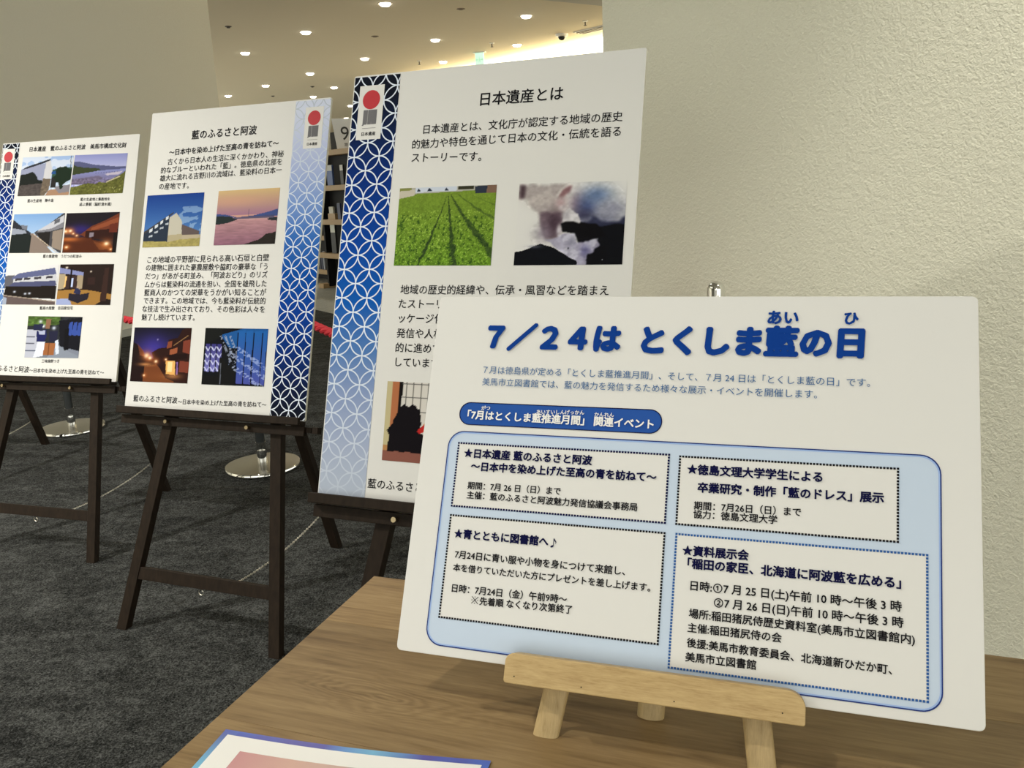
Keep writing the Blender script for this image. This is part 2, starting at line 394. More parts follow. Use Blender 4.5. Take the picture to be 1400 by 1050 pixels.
TX3=[
 ('日本遺産とは',0.2810,0.7718,0.4450,0.7708,0.006),
 ('日本遺産とは、文化庁が認定する地域の歴史',0.1655,0.7207,0.5585,0.7191,0),
 ('的魅力や特色を通じて日本の文化・伝統を語る',0.1437,0.6924,0.5572,0.6922,0),
 ('ストーリーです。',0.1450,0.6661,0.2925,0.6609,0),
 ('地域の歴史的経緯や、伝承・風習などを踏まえ',0.1446,0.4075,0.5541,0.4074,0),
 ('たストーリーの下に有形・無形の文化財をパ',0.1433,0.3802,0.0000,0.0000,0),
 ('ッケージ化し、これらの活用を図る中で、情報',0.1459,0.3523,0.0000,0.0000,0),
 ('発信や人材育成・環境整備などの取組を効果',0.1441,0.3235,0.0000,0.0000,0),
 ('的に進めていくことで、地域の活性化を目指',0.1446,0.2958,0.0000,0.0000,0),
 ('しています。',0.1467,0.2683,0.0000,0.0000,0),
 ('藍のふるさと',0.1090,0.0352,0.2242,0.0353,0),
]
TX2=[
 ('藍のふるさと阿波',0.1487,0.7688,0.3673,0.7700,0.01),
 ('〜日本中を染め上げた至高の青を訪ねて〜',0.0745,0.7233,0.4416,0.7290,0.012),
 ('古くから日本人の生活に深くかかわり、神秘',0.0724,0.6971,0.4605,0.6995,0),
 ('的なブルーといわれた「藍」。徳島県の北部を',0.0512,0.6733,0.4573,0.6786,0),
 ('雄大に流れる吉野川の流域は、藍染料の日本一',0.0504,0.6509,0.4584,0.6561,0),
 ('の産地です。',0.0500,0.6279,0.1549,0.6269,0),
 ('この地域の平野部に見られる高い石垣と白壁',0.0328,0.4195,0.4422,0.4222,0),
 ('の建物に囲まれた豪農屋敷や脇町の豪華な「う',0.0302,0.3973,0.4400,0.3981,0),
 ('だつ」があがる町並み、「阿波おどり」のリズ',0.0312,0.3733,0.4421,0.3771,0),
 ('ムからは藍染料の流通を担い、全国を雄飛した',0.0314,0.3497,0.4414,0.3531,0),
 ('藍商人のかつての栄華をうかがい知ることが',0.0320,0.3272,0.4426,0.3300,0),
 ('できます。この地域では、今も藍染料が伝統的',0.0329,0.3043,0.4426,0.3070,0),
 ('な技法で生み出されており、その色彩は人々を',0.0312,0.2812,0.4426,0.2846,0),
 ('魅了し続けています。',0.0314,0.2578,0.2166,0.2596,0),
 ('藍のふるさと阿波',0.0289,0.0314,0.1826,0.0330,0),
 ('〜日本中を染め上げた至高の青を訪ねて〜',0.1846,0.0292,0.4732,0.0358,0),
]
TX1=[
 ('日本遺産\u3000藍のふるさと阿波\u3000美馬市構成文化財',0.1252,0.8126,0.5435,0.8052,0.01),
 ('藍の生産地\u3000舞中島',0.1404,0.6260,0.2554,0.6236,0),
 ('藍の生産地と集散地を',0.3719,0.6226,0.4960,0.6195,0),
 ('結ぶ景観（脇町潜水橋）',0.3700,0.6052,0.5048,0.6015,0),
 ('藍の集散地\u3000うだつの町並み',0.2354,0.4266,0.4022,0.4238,0),
 ('藍商の屋敷\u3000吉田家住宅',0.2449,0.2452,0.3871,0.2454,0),
 ('三味線餅つき',0.2778,0.0627,0.3526,0.0642,0),
 ('藍のふるさと阿波',0.0430,0.0357,0.2272,0.0320,0),
 ('〜日本中を染め上げた至高の青を訪ねて〜',0.2290,0.0300,0.5422,0.0293,0),
]
TX0=[
 ('７／２４は',0.0478,0.2613,0.1629,0.2610,'T'),
 ('とくしま藍の日',0.1789,0.2604,0.3444,0.2607,'T'),
 ('あい',0.2749,0.2798,0.2976,0.2800,'T2'),
 ('ひ',0.3298,0.2797,0.3400,0.2797,'T2'),
 ('７月は徳島県が定める「とくしま藍推進月間」、そして、７月 24 日は「とくしま藍の日」です。',0.0478,0.2323,0.3483,0.2304,'S'),
 ('美馬市立図書館では、藍の魅力を発信するため様々な展示・イベントを開催します。',0.0482,0.2220,0.3121,0.2204,'S'),
 ('「7月はとくしま藍推進月間」 関連イベント',0.0384,0.1935,0.1932,0.1923,'W'),
 ('がつ',0.0499,0.1994,0.0577,0.1997,'W2'),
 ('あいすいしんげっかん',0.0978,0.1982,0.1374,0.1993,'W2'),
 ('かんれん',0.1458,0.1981,0.1615,0.1984,'W2'),
 ('★日本遺産 藍のふるさと阿波',0.0392,0.1612,0.1470,0.1613,'B'),
 ('〜日本中を染め上げた至高の青を訪ねて〜',0.0465,0.1507,0.1981,0.1512,'B'),
 ('期間：7月 26 日（日）まで',0.0454,0.1348,0.1238,0.1354,'N'),
 ('主催：藍のふるさと阿波魅力発信協議会事務局',0.0457,0.1271,0.1849,0.1274,'N'),
 ('★青とともに図書館へ♪',0.0386,0.0954,0.1247,0.0956,'B'),
 ('7月24日に青い服や小物を身につけて来館し、',0.0412,0.0791,0.1791,0.0789,'N'),
 ('本を借りていただいた方にプレゼントを差し上げます。',0.0409,0.0687,0.1988,0.0688,'N'),
 ('日時：7月24日（金）午前9時〜',0.0419,0.0526,0.1362,0.0536,'N'),
 ('※先着順 なくなり次第終了',0.0591,0.0450,0.1409,0.0465,'N'),
 ('★徳島文理大学学生による',0.2207,0.1591,0.3172,0.1591,'B'),
 ('卒業研究・制作「藍のドレス」展示',0.2291,0.1457,0.3582,0.1471,'B'),
 ('期間：7月26日（日）まで',0.2271,0.1321,0.3032,0.1328,'N'),
 ('協力：徳島文理大学',0.2270,0.1257,0.2870,0.1260,'N'),
 ('★資料展示会',0.2206,0.0983,0.2681,0.0989,'B'),
 ('「稲田の家臣、北海道に阿波藍を広める」',0.2248,0.0893,0.3694,0.0894,'B'),
 ('日時:①7 月 25 日(土)午前 10 時〜午後 3 時',0.2278,0.0735,0.3698,0.0738,'N'),
 ('②7 月 26 日(日)午前 10 時〜午後 3 時',0.2451,0.0633,0.3709,0.0633,'N'),
 ('場所:稲田猪尻侍歴史資料室(美馬市立図書館内)',0.2277,0.0537,0.3780,0.0530,'N'),
 ('主催:稲田猪尻侍の会',0.2274,0.0436,0.2926,0.0439,'N'),
 ('後援:美馬市教育委員会、北海道新ひだか町、',0.2274,0.0331,0.3639,0.0317,'N'),
 ('美馬市立図書館',0.2269,0.0231,0.2761,0.0235,'N'),
]


# ------------------------------------------------------------------ painted prints
class Print:
    """a small picture laid down as coloured vertices on a flat grid (x right, y down, 0..1)"""
    def __init__(s, nx, ny, base):
        s.nx, s.ny = nx, ny
        s.X, s.Y = np.meshgrid(np.linspace(0, 1, nx), np.linspace(0, 1, ny)); s.C = np.zeros((ny, nx, 3)) + np.array(base, float)
    def noise(s, fx, fy, seed, octv=1):
        out = np.zeros_like(s.X); amp = 1; tot = 0
        for k in range(octv):
            r = np.random.RandomState(seed + k * 17); gx, gy = int(fx * 2 ** k) + 2, int(fy * 2 ** k) + 2
            g = r.rand(gy, gx); u = s.X * (gx - 1.001); v = s.Y * (gy - 1.001); i = u.astype(int); j = v.astype(int); a = u - i; b = v - j
            a = a * a * (3 - 2 * a); b = b * b * (3 - 2 * b)
            out += amp * ((g[j, i] * (1 - a) + g[j, i + 1] * a) * (1 - b) + (g[j + 1, i] * (1 - a) + g[j + 1, i + 1] * a) * b); tot += amp; amp *= 0.55
        return out / tot
    def mask(s, pts, wob=0.0, seed=1, f=14):
        X, Y = s.X, s.Y
        if wob: X = X + (s.noise(f, f, seed) - .5) * wob; Y = Y + (s.noise(f, f, seed + 5) - .5) * wob
        m = np.zeros_like(X, bool); n = len(pts)
        for i in range(n):
            x0, y0 = pts[i]; x1, y1 = pts[(i + 1) % n]
            if y0 == y1: continue
            c = ((y0 > Y) != (y1 > Y)) & (X < (x1 - x0) * (Y - y0) / (y1 - y0) + x0); m ^= c
        return m
    def fill(s, m, col, a=1.0):
        m = m.astype(float)[..., None] * a; s.C = s.C * (1 - m) + np.array(col, float) * m; return s
    def poly(s, pts, col, a=1.0, wob=0.0, seed=1, f=14): return s.fill(s.mask(pts, wob, seed, f), col, a)
    def grad(s, pts, c0, c1, vert=True, a=1.0, wob=0.0, seed=3):
        m = s.mask(pts, wob, seed); t = s.Y if vert else s.X; lo, hi = t[m].min(), t[m].max() + 1e-6; k = np.clip((t - lo) / (hi - lo), 0, 1)[..., None]
        g = np.array(c0) * (1 - k) + np.array(c1) * k; mm = m.astype(float)[..., None] * a; s.C = s.C * (1 - mm) + g * mm; return s
    def blob(s, x, y, rx, ry, col, a=1.0, hard=2.0):
        d = ((s.X - x) / rx) ** 2 + ((s.Y - y) / ry) ** 2; return s.fill(np.exp(-d * hard / 2), col, a)
    def line(s, x0, y0, x1, y1, w, col, a=1.0):
        dx, dy = x1 - x0, y1 - y0; L = dx * dx + dy * dy; t = np.clip(((s.X - x0) * dx + (s.Y - y0) * dy) / L, 0, 1)
        d = np.hypot(s.X - x0 - t * dx, s.Y - y0 - t * dy); return s.fill(d < w, col, a)
    def blur(s, k):
        c = np.pad(s.C, ((k, k), (k, k), (0, 0)), 'edge'); o = 0; ny, nx = s.ny, s.nx
        for i in range(2 * k + 1):
            for j in range(2 * k + 1): o = o + c[i:i + ny, j:j + nx]
        s.C = o / (2 * k + 1) ** 2; return s
    def grain(s, amt, f, seed, m=None):
        n = (s.noise(f, f, seed, 2) - .5) * amt
        if m is not None: n = n * m
        s.C = s.C * (1 + n[..., None]); return s
    def build(s, name, parent, quad, z, m, label=None):
        nx, ny = s.nx, s.ny; tl, tr, br, bl = [np.array(q, float) for q in quad]
        X, Y = s.X[..., None], s.Y[..., None]
        P = (tl * (1 - X) + tr * X) * (1 - Y) + (bl * (1 - X) + br * X) * Y
        V = np.concatenate([P, np.full((ny, nx, 1), z)], 2).reshape(-1, 3)
        idx = np.arange(nx * ny).reshape(ny, nx); F = np.stack([idx[1:, :-1], idx[1:, 1:], idx[:-1, 1:], idx[:-1, :-1]], -1).reshape(-1, 4)
        me = bpy.data.meshes.new(name); me.from_pydata(V.tolist(), [], F.tolist())
        at = me.color_attributes.new('print', 'FLOAT_COLOR', 'POINT')
        c = np.clip(s.C, 0, 255) / 255.0; c = np.where(c <= 0.04045, c / 12.92, ((c + 0.055) / 1.055) ** 2.4)
        c = np.clip(PAPER * c / np.array(WHITE_P), 0.002, 0.85)
        at.data.foreach_set('color', np.concatenate([c, np.ones((ny, nx, 1))], 2).astype('f').reshape(-1))
        me.materials.append(m); o = bpy.data.objects.new(name, me); COL.objects.link(o); o.parent = parent
        if label: o['label'] = label
        return o
def print_mat():
    m = mat('photo_print', (0.5, 0.5, 0.5), 0.6, spec=0.05); n = N(m); a = n.new('ShaderNodeVertexColor', layer_name='print'); n.link(a.outputs[0], n.b.inputs['Base Color']); return m
M['print'] = print_mat()
FULL = [(-1, -1), (2, -1), (2, 2), (-1, 2)]

def pic_field():
    p = Print(170, 128, (120, 150, 40)); n1 = p.noise(55, 40, 4, 3); n2 = p.noise(110, 90, 9)
    t = np.clip((p.Y - 0.08) / 0.92, 0, 1)[..., None]
    g = np.array((112, 134, 44)) * (1 - t) + np.array((92, 126, 34)) * t
    k = (0.55 + 0.95 * (n1 * 0.6 + n2 * 0.4))[..., None]; p.C = g * (k * (0.35 + 0.65 * t) + (1 - (0.35 + 0.65 * t)))
    hi = (n2 > 0.80) & (p.Y > 0.3); p.fill(hi, (172, 196, 84), 0.7); lo = (n1 < 0.34) & (p.Y > 0.35); p.fill(lo, (34, 66, 20), 0.7)
    for (xb, yb, xt, yt, w0) in [(0.26, 1.0, 0.50, 0.12, 0.018), (0.64, 1.02, 0.52, 0.12, 0.030), (1.0, 0.85, 0.545, 0.10, 0.045), (1.03, 0.45, 0.62, 0.10, 0.030), (1.05, 0.27, 0.72, 0.09, 0.014)]:
        s = np.clip((p.Y - yt) / (yb - yt), 0, 1.3); xc = xt + (xb - xt) * s ** 1.15 + (p.noise(20, 20, 31) - .5) * 0.04 * s
        d = np.abs(p.X - xc) / (w0 * (0.15 + s)); p.fill((d < .8 + (n2 - .5) * 1.2) & (p.Y > yt), (30, 46, 26), .85 * (.35 + .65 * min(1, (yb - .2))))
    p.poly([(-.1, -.1), (1.1, -.1), (1.1, .075), (.75, .06), (.15, .08), (-.1, .15)], (170, 165, 150))
    p.poly([(-.1, .02), (.16, .03), (.16, .1), (-.1, .16)], (190, 180, 158)); p.poly([(0, 0), (.13, 0), (.13, .03), (0, .04)], (128, 130, 70))
    p.poly([(.17, .0), (.6, 0), (.6, .055), (.17, .065)], (196, 200, 205))
    for x in (.18, .29, .47, .3): p.poly([(x, .055), (x + .02, .01), (x + .05, .055)], (40, 48, 62))
    p.poly([(.61, -.01), (.77, -.01), (.77, .045), (.61, .045)], (52, 50, 34)); p.poly([(.78, .01), (.91, 0), (.90, .10), (.79, .095)], (44, 50, 62))
    p.poly([(.91, -.01), (1.1, -.01), (1.1, .09), (.9, .10)], (120, 92, 74)); return p
def pic_smoke():
    W_ = (216, 211, 201); p = Print(180, 136, W_)
    p.poly([(0, .02), (.50, .02), (.42, .2), (.39, .38), (.24, .40), (.14, .31), (.08, .22), (.06, .2), (0, .2)], (158, 146, 140), .9, .04)
    p.blob(.22, .20, .14, .10, (186, 174, 164), .6); p.poly([(0.005, .02), (.065, .02), (.06, .19), (.01, .19)], (74, 56, 60), .95)
    p.poly([(.21, .355), (.44, .355), (.43, .48), (.38, .66), (.26, .68), (.24, .5)], (92, 72, 80), .85, .05); p.blob(.36, .50, .07, .16, (56, 38, 48), .8); p.blob(.25, .62, .08, .10, (128, 116, 126), .7)
    p.blur(2)
    p.poly([(.37, .17), (.41, .07), (.48, .03), (.51, .05), (.49, .12), (.43, .17)], (124, 88, 88), .95, .015)
    p.line(.36, .19, .41, .08, .008, (226, 222, 210)); p.line(.41, .08, .49, .02, .008, (226, 222, 210)); p.blob(.41, .25, .05, .08, (172, 142, 140), .9); p.blob(.42, .30, .03, .02, (196, 186, 186), .9)
    p.blob(.56, .26, .08, .14, (128, 102, 108), .85); p.blob(.66, .30, .10, .14, (50, 62, 104), .95); p.blob(.74, .17, .14, .12, (92, 112, 146), .95); p.blob(.88, .33, .16, .12, (132, 132, 146), .9); p.blob(.62, .40, .10, .08, (52, 50, 72), .9)
    p.poly([(.58, .46), (.70, .42), (.82, .48), (1.1, .42), (1.1, 1.1), (.72, 1.1), (.66, .7), (.58, .62)], (22, 24, 42), .95, .10); p.blob(.8, .46, .2, .07, (70, 72, 98), .6); p.blur(2)
    p.poly([(.68, .56), (1.1, .50), (1.1, 1.1), (.66, 1.1), (.64, .8)], (9, 10, 14), .95, .05)
    p.poly([(.42, .50), (.48, .46), (.60, .48), (.76, .52), (.84, .66), (.60, .74), (.55, .62), (.44, .60)], (9, 8, 11), 1, .02)
    p.poly([(.43, .46), (.46, .36), (.50, .32), (.54, .36), (.58, .39), (.595, .50), (.52, .475), (.45, .48)], (206, 200, 196), .9, .02); p.blob(.47, .40, .03, .05, (170, 162, 166), .7)
    p.blob(.405, .585, .022, .055, (206, 196, 198), .9)
    p.poly([(.27, .70), (.44, .63), (.55, .62), (.585, .73), (.76, .67), (.79, .76), (.70, .88), (.64, 1.05), (.58, 1.02), (.44, .84)], (158, 152, 168), .9, .04)
    n = p.noise(14, 12, 61, 3); p.fill((n > .56) & p.mask([(.3, .64), (.56, .62), (.58, .74), (.78, .68), (.66, 1.0), (.4, .85)]), (206, 202, 208), .6); p.blob(.66, .83, .05, .08, (96, 92, 130), .8); p.blob(.53, .72, .04, .06, (116, 114, 130), .6)
    p.poly([(.69, .88), (.80, .78), (.86, .78), (.84, 1.1), (.64, 1.1)], (10, 10, 14), 1, .03); p.blur(1)
    p.poly([(-.1, .90), (.03, .83), (.12, .80), (.24, .745), (.30, .77), (.38, .80), (.48, .88), (.60, .97), (.62, 1.1), (-.1, 1.1)], (10, 12, 17), 1, .025)
    p.blob(.505, .80, .012, .018, (20, 20, 26), 1, 6); p.blob(.18, .775, .07, .02, (120, 118, 130), .5); p.blob(.82, .94, .007, .008, (200, 200, 205), 1, 6)
    p.grain(.22, 26, 77, np.abs(p.C - np.array(W_)).sum(2) > 20); return p
def pic_puppet():
    p = Print(100, 90, (206, 198, 184))      # stage with paper screen, veiled puppeteer, puppet in yellow and red
    p.poly([(0, 0), (.07, 0), (.07, .8), (0, .8)], (186, 172, 128)); p.poly([(.06, 0), (.14, 0), (.13, .8), (.05, .8)], (170, 104, 66)); p.poly([(.13, 0), (.165, 0), (.155, .5), (.125, .5)], (18, 14, 14))
    for x in np.arange(.2, .75, .075): p.line(x, 0, x, .75, .005, (96, 92, 84))
    for y in (.02, .19, .37): p.line(.16, y, .72, y, .006, (84, 82, 78))
    p.poly([(.70, 0), (.735, 0), (.735, .7), (.70, .7)], (14, 12, 12)); p.poly([(.735, 0), (1.1, 0), (1.1, .8), (.735, .8)], (200, 190, 176))
    p.poly([(0, .80), (1, .80), (1, .87), (0, .87)], (176, 126, 76)); p.poly([(-.1, .87), (1.1, .87), (1.1, 1.1), (-.1, 1.1)], (132, 82, 68))
    p.poly([(.13, .34), (.19, .28), (.24, .31), (.29, .28), (.36, .34), (.38, .5), (.36, .62), (.44, .66), (.42, .88), (.05, .88), (.05, .66), (.02, .62), (.08, .52)], (16, 12, 16), 1, .02)
    p.poly([(.40, .52), (.46, .46), (.52, .49), (.55, .58), (.62, .62), (.66, .80), (.60, .90), (.50, .80), (.46, .74), (.42, .78)], (206, 150, 52), 1, .02)
    p.poly([(.34, .60), (.42, .50), (.44, .50), (.40, .62), (.36, .64)], (180, 40, 36)); p.poly([(.50, .80), (.60, .76), (.66, .86), (.60, .94), (.54, .90)], (168, 36, 36), 1, .03)
    p.poly([(.50, .40), (.60, .38), (.60, .43), (.54, .47), (.50, .46)], (28, 16, 18)); p.poly([(.66, .5), (.9, .45), (1.0, .86), (.7, .86)], (176, 60, 48), 1, .05); return p
def pic_A():    # long storehouse, blue sky
    p = Print(110, 100, (40, 84, 150)); p.grad(FULL, (22, 58, 128), (92, 138, 184)); c = p.noise(6, 9, 3, 3)
    p.fill((c > .52) & (p.X > .6) & (p.Y > .25) & (p.Y < .72), (176, 196, 212), .5)
    p.poly([(-.1, .86), (.3, .84), (1.1, .84), (1.1, 1.1), (-.1, 1.1)], (160, 146, 84), 1, .01); p.grain(.3, 30, 5, p.Y > .85)
    p.poly([(.62, .56), (.98, .72), (.98, .80), (.66, .80)], (94, 80, 76)); p.poly([(.62, .78), (1.1, .78), (1.1, .84), (.62, .87)], (176, 160, 132))
    p.poly([(0, .72), (.44, .38), (.44, .90), (0, .88)], (38, 48, 62)); p.poly([(0, .70), (.5, .34), (.5, .37), (0, .75)], (62, 60, 62))
    for k in range(4):
        x = .10 + k * .09; y = .66 - k * .075
        p.poly([(x, y), (x + .05, y - .03), (x + .05, y + .03), (x, y + .06)], (206, 208, 208)); p.poly([(x, y + .12), (x + .06, y + .10), (x + .06, y + .14), (x, y + .15)], (176, 180, 184))
    p.poly([(.44, .44), (.55, .36), (.66, .52), (.68, .86), (.44, .91)], (188, 180, 160)); p.poly([(.44, .78), (.68, .76), (.68, .86), (.44, .91)], (172, 158, 124)); return p
def pic_B():    # river at dusk
    p = Print(110, 100, (200, 150, 130)); p.grad([(-1, -1), (2, -1), (2, .46), (-1, .46)], (204, 172, 118), (156, 112, 130)); p.blob(.3, .2, .5, .1, (206, 152, 122), .5)
    p.poly([(-.1, .42), (.15, .44), (.35, .5), (.6, .48), (.85, .42), (1.1, .34), (1.1, .55), (-.1, .55)], (62, 76, 124)); p.grad([(-1, .5), (2, .5), (2, 2), (-1, 2)], (182, 136, 134), (134, 92, 106))
    p.poly([(-.1, .46), (.22, .48), (.32, .52), (.36, .54), (.2, .6), (.05, .62), (-.1, .62)], (36, 44, 44)); p.poly([(.3, .50), (.95, .48), (.95, .53), (.3, .53)], (70, 70, 96), .8)
    p.poly([(.84, .54), (1.1, .5), (1.1, .6), (.86, .57)], (40, 44, 48)); p.line(.36, .545, .86, .535, .006, (196, 160, 150), .8); p.line(.53, .36, .53, .5, .003, (90, 80, 100), .7)
    p.poly([(.5, 1.0), (.72, .92), (.84, .82), (1.1, .76), (1.1, 1.1), (.5, 1.1)], (40, 34, 30), 1, .02); n = p.noise(8, 40, 11, 2); p.C *= (1 + (n - .5) * .22 * (p.Y > .55))[..., None]; return p
def night(p):
    p.grad(FULL, (24, 22, 40), (62, 50, 110)); return p
def pic_C():    # lantern-lit lane at night
    p = Print(110, 100, (20, 16, 30)); p.grad(FULL, (20, 18, 30), (58, 44, 120)); p.blob(.36, .4, .25, .25, (62, 52, 140), .9)
    p.poly([(-.1, .55), (1.1, .6), (1.1, 1.1), (-.1, 1.1)], (44, 22, 16)); p.poly([(.22, .72), (.5, .66), (.75, .92), (.8, 1.1), (.1, 1.1)], (108, 58, 30)); p.blob(.5, .9, .3, .12, (120, 66, 34), .7)
    p.poly([(-.1, .22), (.06, .30), (.2, .46), (.24, .6), (.22, 1.1), (-.1, 1.1)], (30, 16, 16)); p.poly([(.08, .30), (.2, .44), (.24, .54), (.14, .52)], (112, 58, 36), .8)
    p.poly([(.34, .46), (.46, .38), (.6, .36), (.62, .22), (.78, .18), (.84, .04), (1.1, -.1), (1.1, 1.1), (.62, .92), (.5, .74), (.4, .62)], (42, 20, 16))
    p.poly([(.61, .26), (.68, .24), (.68, .36), (.60, .38)], (128, 66, 42)); p.poly([(.88, .24), (1.1, .18), (1.1, .5), (.88, .44)], (120, 56, 40)); p.poly([(.66, .40), (.78, .36), (.78, .46), (.66, .50)], (150, 82, 52))
    p.poly([(.84, .6), (1.1, .62), (1.1, .82), (.84, .8)], (118, 56, 40)); p.line(.72, .32, .95, .14, .008, (132, 96, 60)); p.poly([(.6, .5), (.96, .46), (.96, .56), (.56, .6)], (30, 14, 12))
    p.poly([(.60, .60), (.76, .60), (.78, .86), (.62, .84)], (226, 170, 92)); p.poly([(.64, .62), (.72, .62), (.72, .80), (.64, .8)], (250, 220, 160), .8); p.line(.80, .63, .81, .84, .012, (130, 96, 150))
    for x, y, r in ((.26, .52, .05), (.32, .56, .035), (.43, .62, .03), (.24, .88, .02), (.60, .58, .02)): p.blob(x, y, r * 2, r * 2, (220, 120, 60), .6); p.blob(x, y, r, r, (255, 226, 178), 1, 3)
    p.blob(.25, .68, .12, .03, (210, 140, 80), .8); p.blob(.74, .88, .14, .05, (220, 150, 84), .6); p.blob(.43, .22, .015, .02, (150, 140, 180), 1, 3); return p
def pic_D():    # indigo-dyed cloths
    p = Print(120, 106, (14, 16, 20)); p.poly([(.26, .12), (.62, .0), (1.1, .0), (1.1, .4), (.4, .34)], (28, 82, 140)); p.poly([(0, 0), (.28, 0), (.28, .15), (0, .3)], (20, 22, 20))
    for x0, x1 in ((.54, .65), (.66, .765), (.79, .92), (.925, .985)):
        p.grad([(x0, .05), (x1, .03), (x1 + .01, .96 + .02 * x0), (x0, .96)], (30, 92, 158), (72, 78, 150)); p.line(x0 - .005, .08, x0, .98, .008, (10, 12, 22))
    n = p.noise(50, 46, 21); d = np.abs(p.Y - (.30 + (p.X - .30) * .75)); d2 = np.abs(p.Y - (.05 + (p.X - .30) * 1.25 + .08)); b = p.X > .26
    for k in (0.0, .17, .36): p.fill((np.abs(p.Y - (.22 + k + (p.X - .36) * .72)) < .045) & (n > .52) & (p.X > .42) & (p.Y > .32), (170, 180, 214), .65)
    for k in (.0, .07, .15): p.fill((np.abs(p.X - (.26 + k + (p.Y - .14) * .42)) < .018) & (n > .42) & (p.Y > .13) & (p.Y < .75 - k) & (p.X < .53), (150, 156, 172), .8)
    for x in (.03, .125, .215):
        p.grad([(x, .28), (x + .07, .28), (x + .075, .78), (x, .76)], (54, 50, 110), (120, 118, 180))
        for y in (.38, .5, .62, .74): p.line(x, y - .04, x + .04, y + .02, .010, (204, 204, 226), .9); p.line(x + .04, y + .02, x + .07, y - .05, .008, (190, 190, 220), .8)
    p.poly([(.27, .5), (.52, .75), (.52, 1.1), (-.1, 1.1), (-.1, .84), (.25, .84)], (18, 18, 18)); p.line(.29, .62, .30, .98, .007, (90, 92, 100)); return p
def pic_P1():
    p = Print(90, 70, (150, 170, 200)); p.grad(FULL, (150, 172, 206), (200, 208, 216)); c = p.noise(5, 5, 8, 2); p.fill((c > .5) & (p.Y < .4), (214, 216, 220), .7)
    p.poly([(.62, .34), (1.1, .28), (1.1, .6), (.62, .6)], (44, 76, 60)); p.poly([(.58, .40), (.70, .38), (.70, .46), (.58, .46)], (34, 74, 128))
    p.poly([(-.1, .34), (.1, .28), (.5, .16), (.5, .56), (.35, .8), (-.1, .8)], (146, 148, 168)); p.poly([(0, .32), (.12, .24), (.56, .06), (.56, .12), (.1, .30)], (44, 44, 50)); p.poly([(.48, .14), (.56, .10), (.62, .36), (.60, .58), (.46, .56)], (196, 192, 190))
    p.poly([(-.1, .5), (.1, .44), (.22, .38), (.32, .46), (.34, .58), (.45, .60), (.46, .74), (-.1, .74)], (26, 30, 26), 1, .03); p.poly([(-.1, .74), (.46, .68), (.5, 1.1), (-.1, 1.1)], (74, 66, 62)); p.poly([(.46, .56), (.62, .58), (.60, .86), (.5, 1.05), (.44, 1.0)], (104, 90, 74)); p.grain(.4, 30, 3, p.Y > .68)
    p.poly([(.6, .86), (1.1, .78), (1.1, 1.1), (.5, 1.1)], (160, 124, 96)); p.poly([(.7, .78), (1.1, .72), (1.1, .9), (.8, .95)], (126, 120, 124)); p.poly([(.62, .55), (.72, .5), (.72, .8), (.62, .8)], (38, 36, 36))
    p.poly([(.68, .36), (.76, .26), (.9, .28), (1.02, .36), (1.02, .6), (.9, .66), (.86, .84), (.8, .84), (.78, .66), (.68, .58)], (22, 38, 24), 1, .06); p.line(.95, 0, .97, .3, .006, (60, 60, 64)); return p
def pic_P2():
    p = Print(90, 70, (160, 160, 196)); p.grad([(-1, -1), (2, -1), (2, .4), (-1, .4)], (136, 138, 184), (176, 176, 206)); p.poly([(-.1, .16), (.12, .17), (.4, .26), (.8, .32), (1.1, .34), (1.1, .42), (-.1, .42)], (82, 84, 116))
    p.poly([(-.1, .2), (.1, .3), (.5, .36), (.55, .4), (.3, .46), (-.1, .54)], (54, 62, 36), 1, .02); p.grad([(-.1, .52), (.55, .41), (1.1, .38), (1.1, .7), (.6, .75), (-.1, .75)], (132, 136, 182), (104, 92, 116)); p.poly([(.0, .62), (.5, .54), (.6, .6), (.5, .68), (0, .74)], (98, 86, 102), .7)
    p.poly([(.62, .50), (.95, .44), (.9, .52), (.66, .54)], (200, 186, 190), .8)
    for k in range(9): p.blob(.45 + k * .05, .475 - k * .003, .008, .01, (50, 50, 70), 1, 3)
    p.poly([(-.1, .82), (.3, .74), (.66, .70), (.86, .58), (1.1, .36), (1.1, 1.1), (-.1, 1.1)], (92, 92, 40), 1, .04); p.grain(.7, 34, 12, p.Y > .6); p.line(.68, .70, .9, .58, .012, (200, 186, 150), .9)
    r = np.random.RandomState(4)
    for k in range(16): p.blob(.45 + r.rand() * .5, .82 + r.rand() * .14, .009, .012, (206, 200, 130), 1, 3)
    return p
def pic_P3():
    p = Print(90, 70, (140, 170, 206)); p.grad(FULL, (118, 154, 196), (190, 204, 216)); p.poly([(0, .14), (.1, .24), (.3, .42), (.38, .48), (.40, 1.1), (-.1, 1.1), (-.1, .1)], (40, 42, 48)); p.poly([(0, .36), (.26, .42), (.3, .50), (-.1, .56), (-.1, .40)], (142, 146, 156)); p.poly([(.16, .28), (.30, .30), (.30, .42), (.2, .38)], (110, 112, 120))
    p.poly([(.38, .50), (.44, .50), (.7, .8), (.92, 1.1), (.40, 1.1)], (128, 112, 100)); p.poly([(.44, .48), (.7, .28), (.95, .02), (1.1, -.1), (1.1, 1.1), (.94, .98), (.66, .72), (.5, .56)], (66, 64, 66))
    p.poly([(.52, .42), (.72, .26), (1.0, .04), (1.0, .26), (.84, .38), (.52, .46)], (186, 184, 186)); p.poly([(.52, .44), (.78, .38), (1.0, .22), (1.0, .36), (.74, .46), (.5, .47)], (122, 120, 124)); p.poly([(.5, .50), (.76, .46), (.76, .86), (.6, .7)], (34, 30, 28))
    p.poly([(.80, .46), (1.0, .40), (1.0, .95), (.82, .86)], (140, 124, 108)); p.line(.44, .52, .92, .99, .008, (196, 176, 150)); p.poly([(-.1, .54), (.3, .5), (.4, .56), (.40, 1.1), (-.1, 1.1)], (26, 32, 30)); p.poly([(.82, .18), (.92, .12), (.92, .22), (.82, .28)], (90, 90, 94)); return p
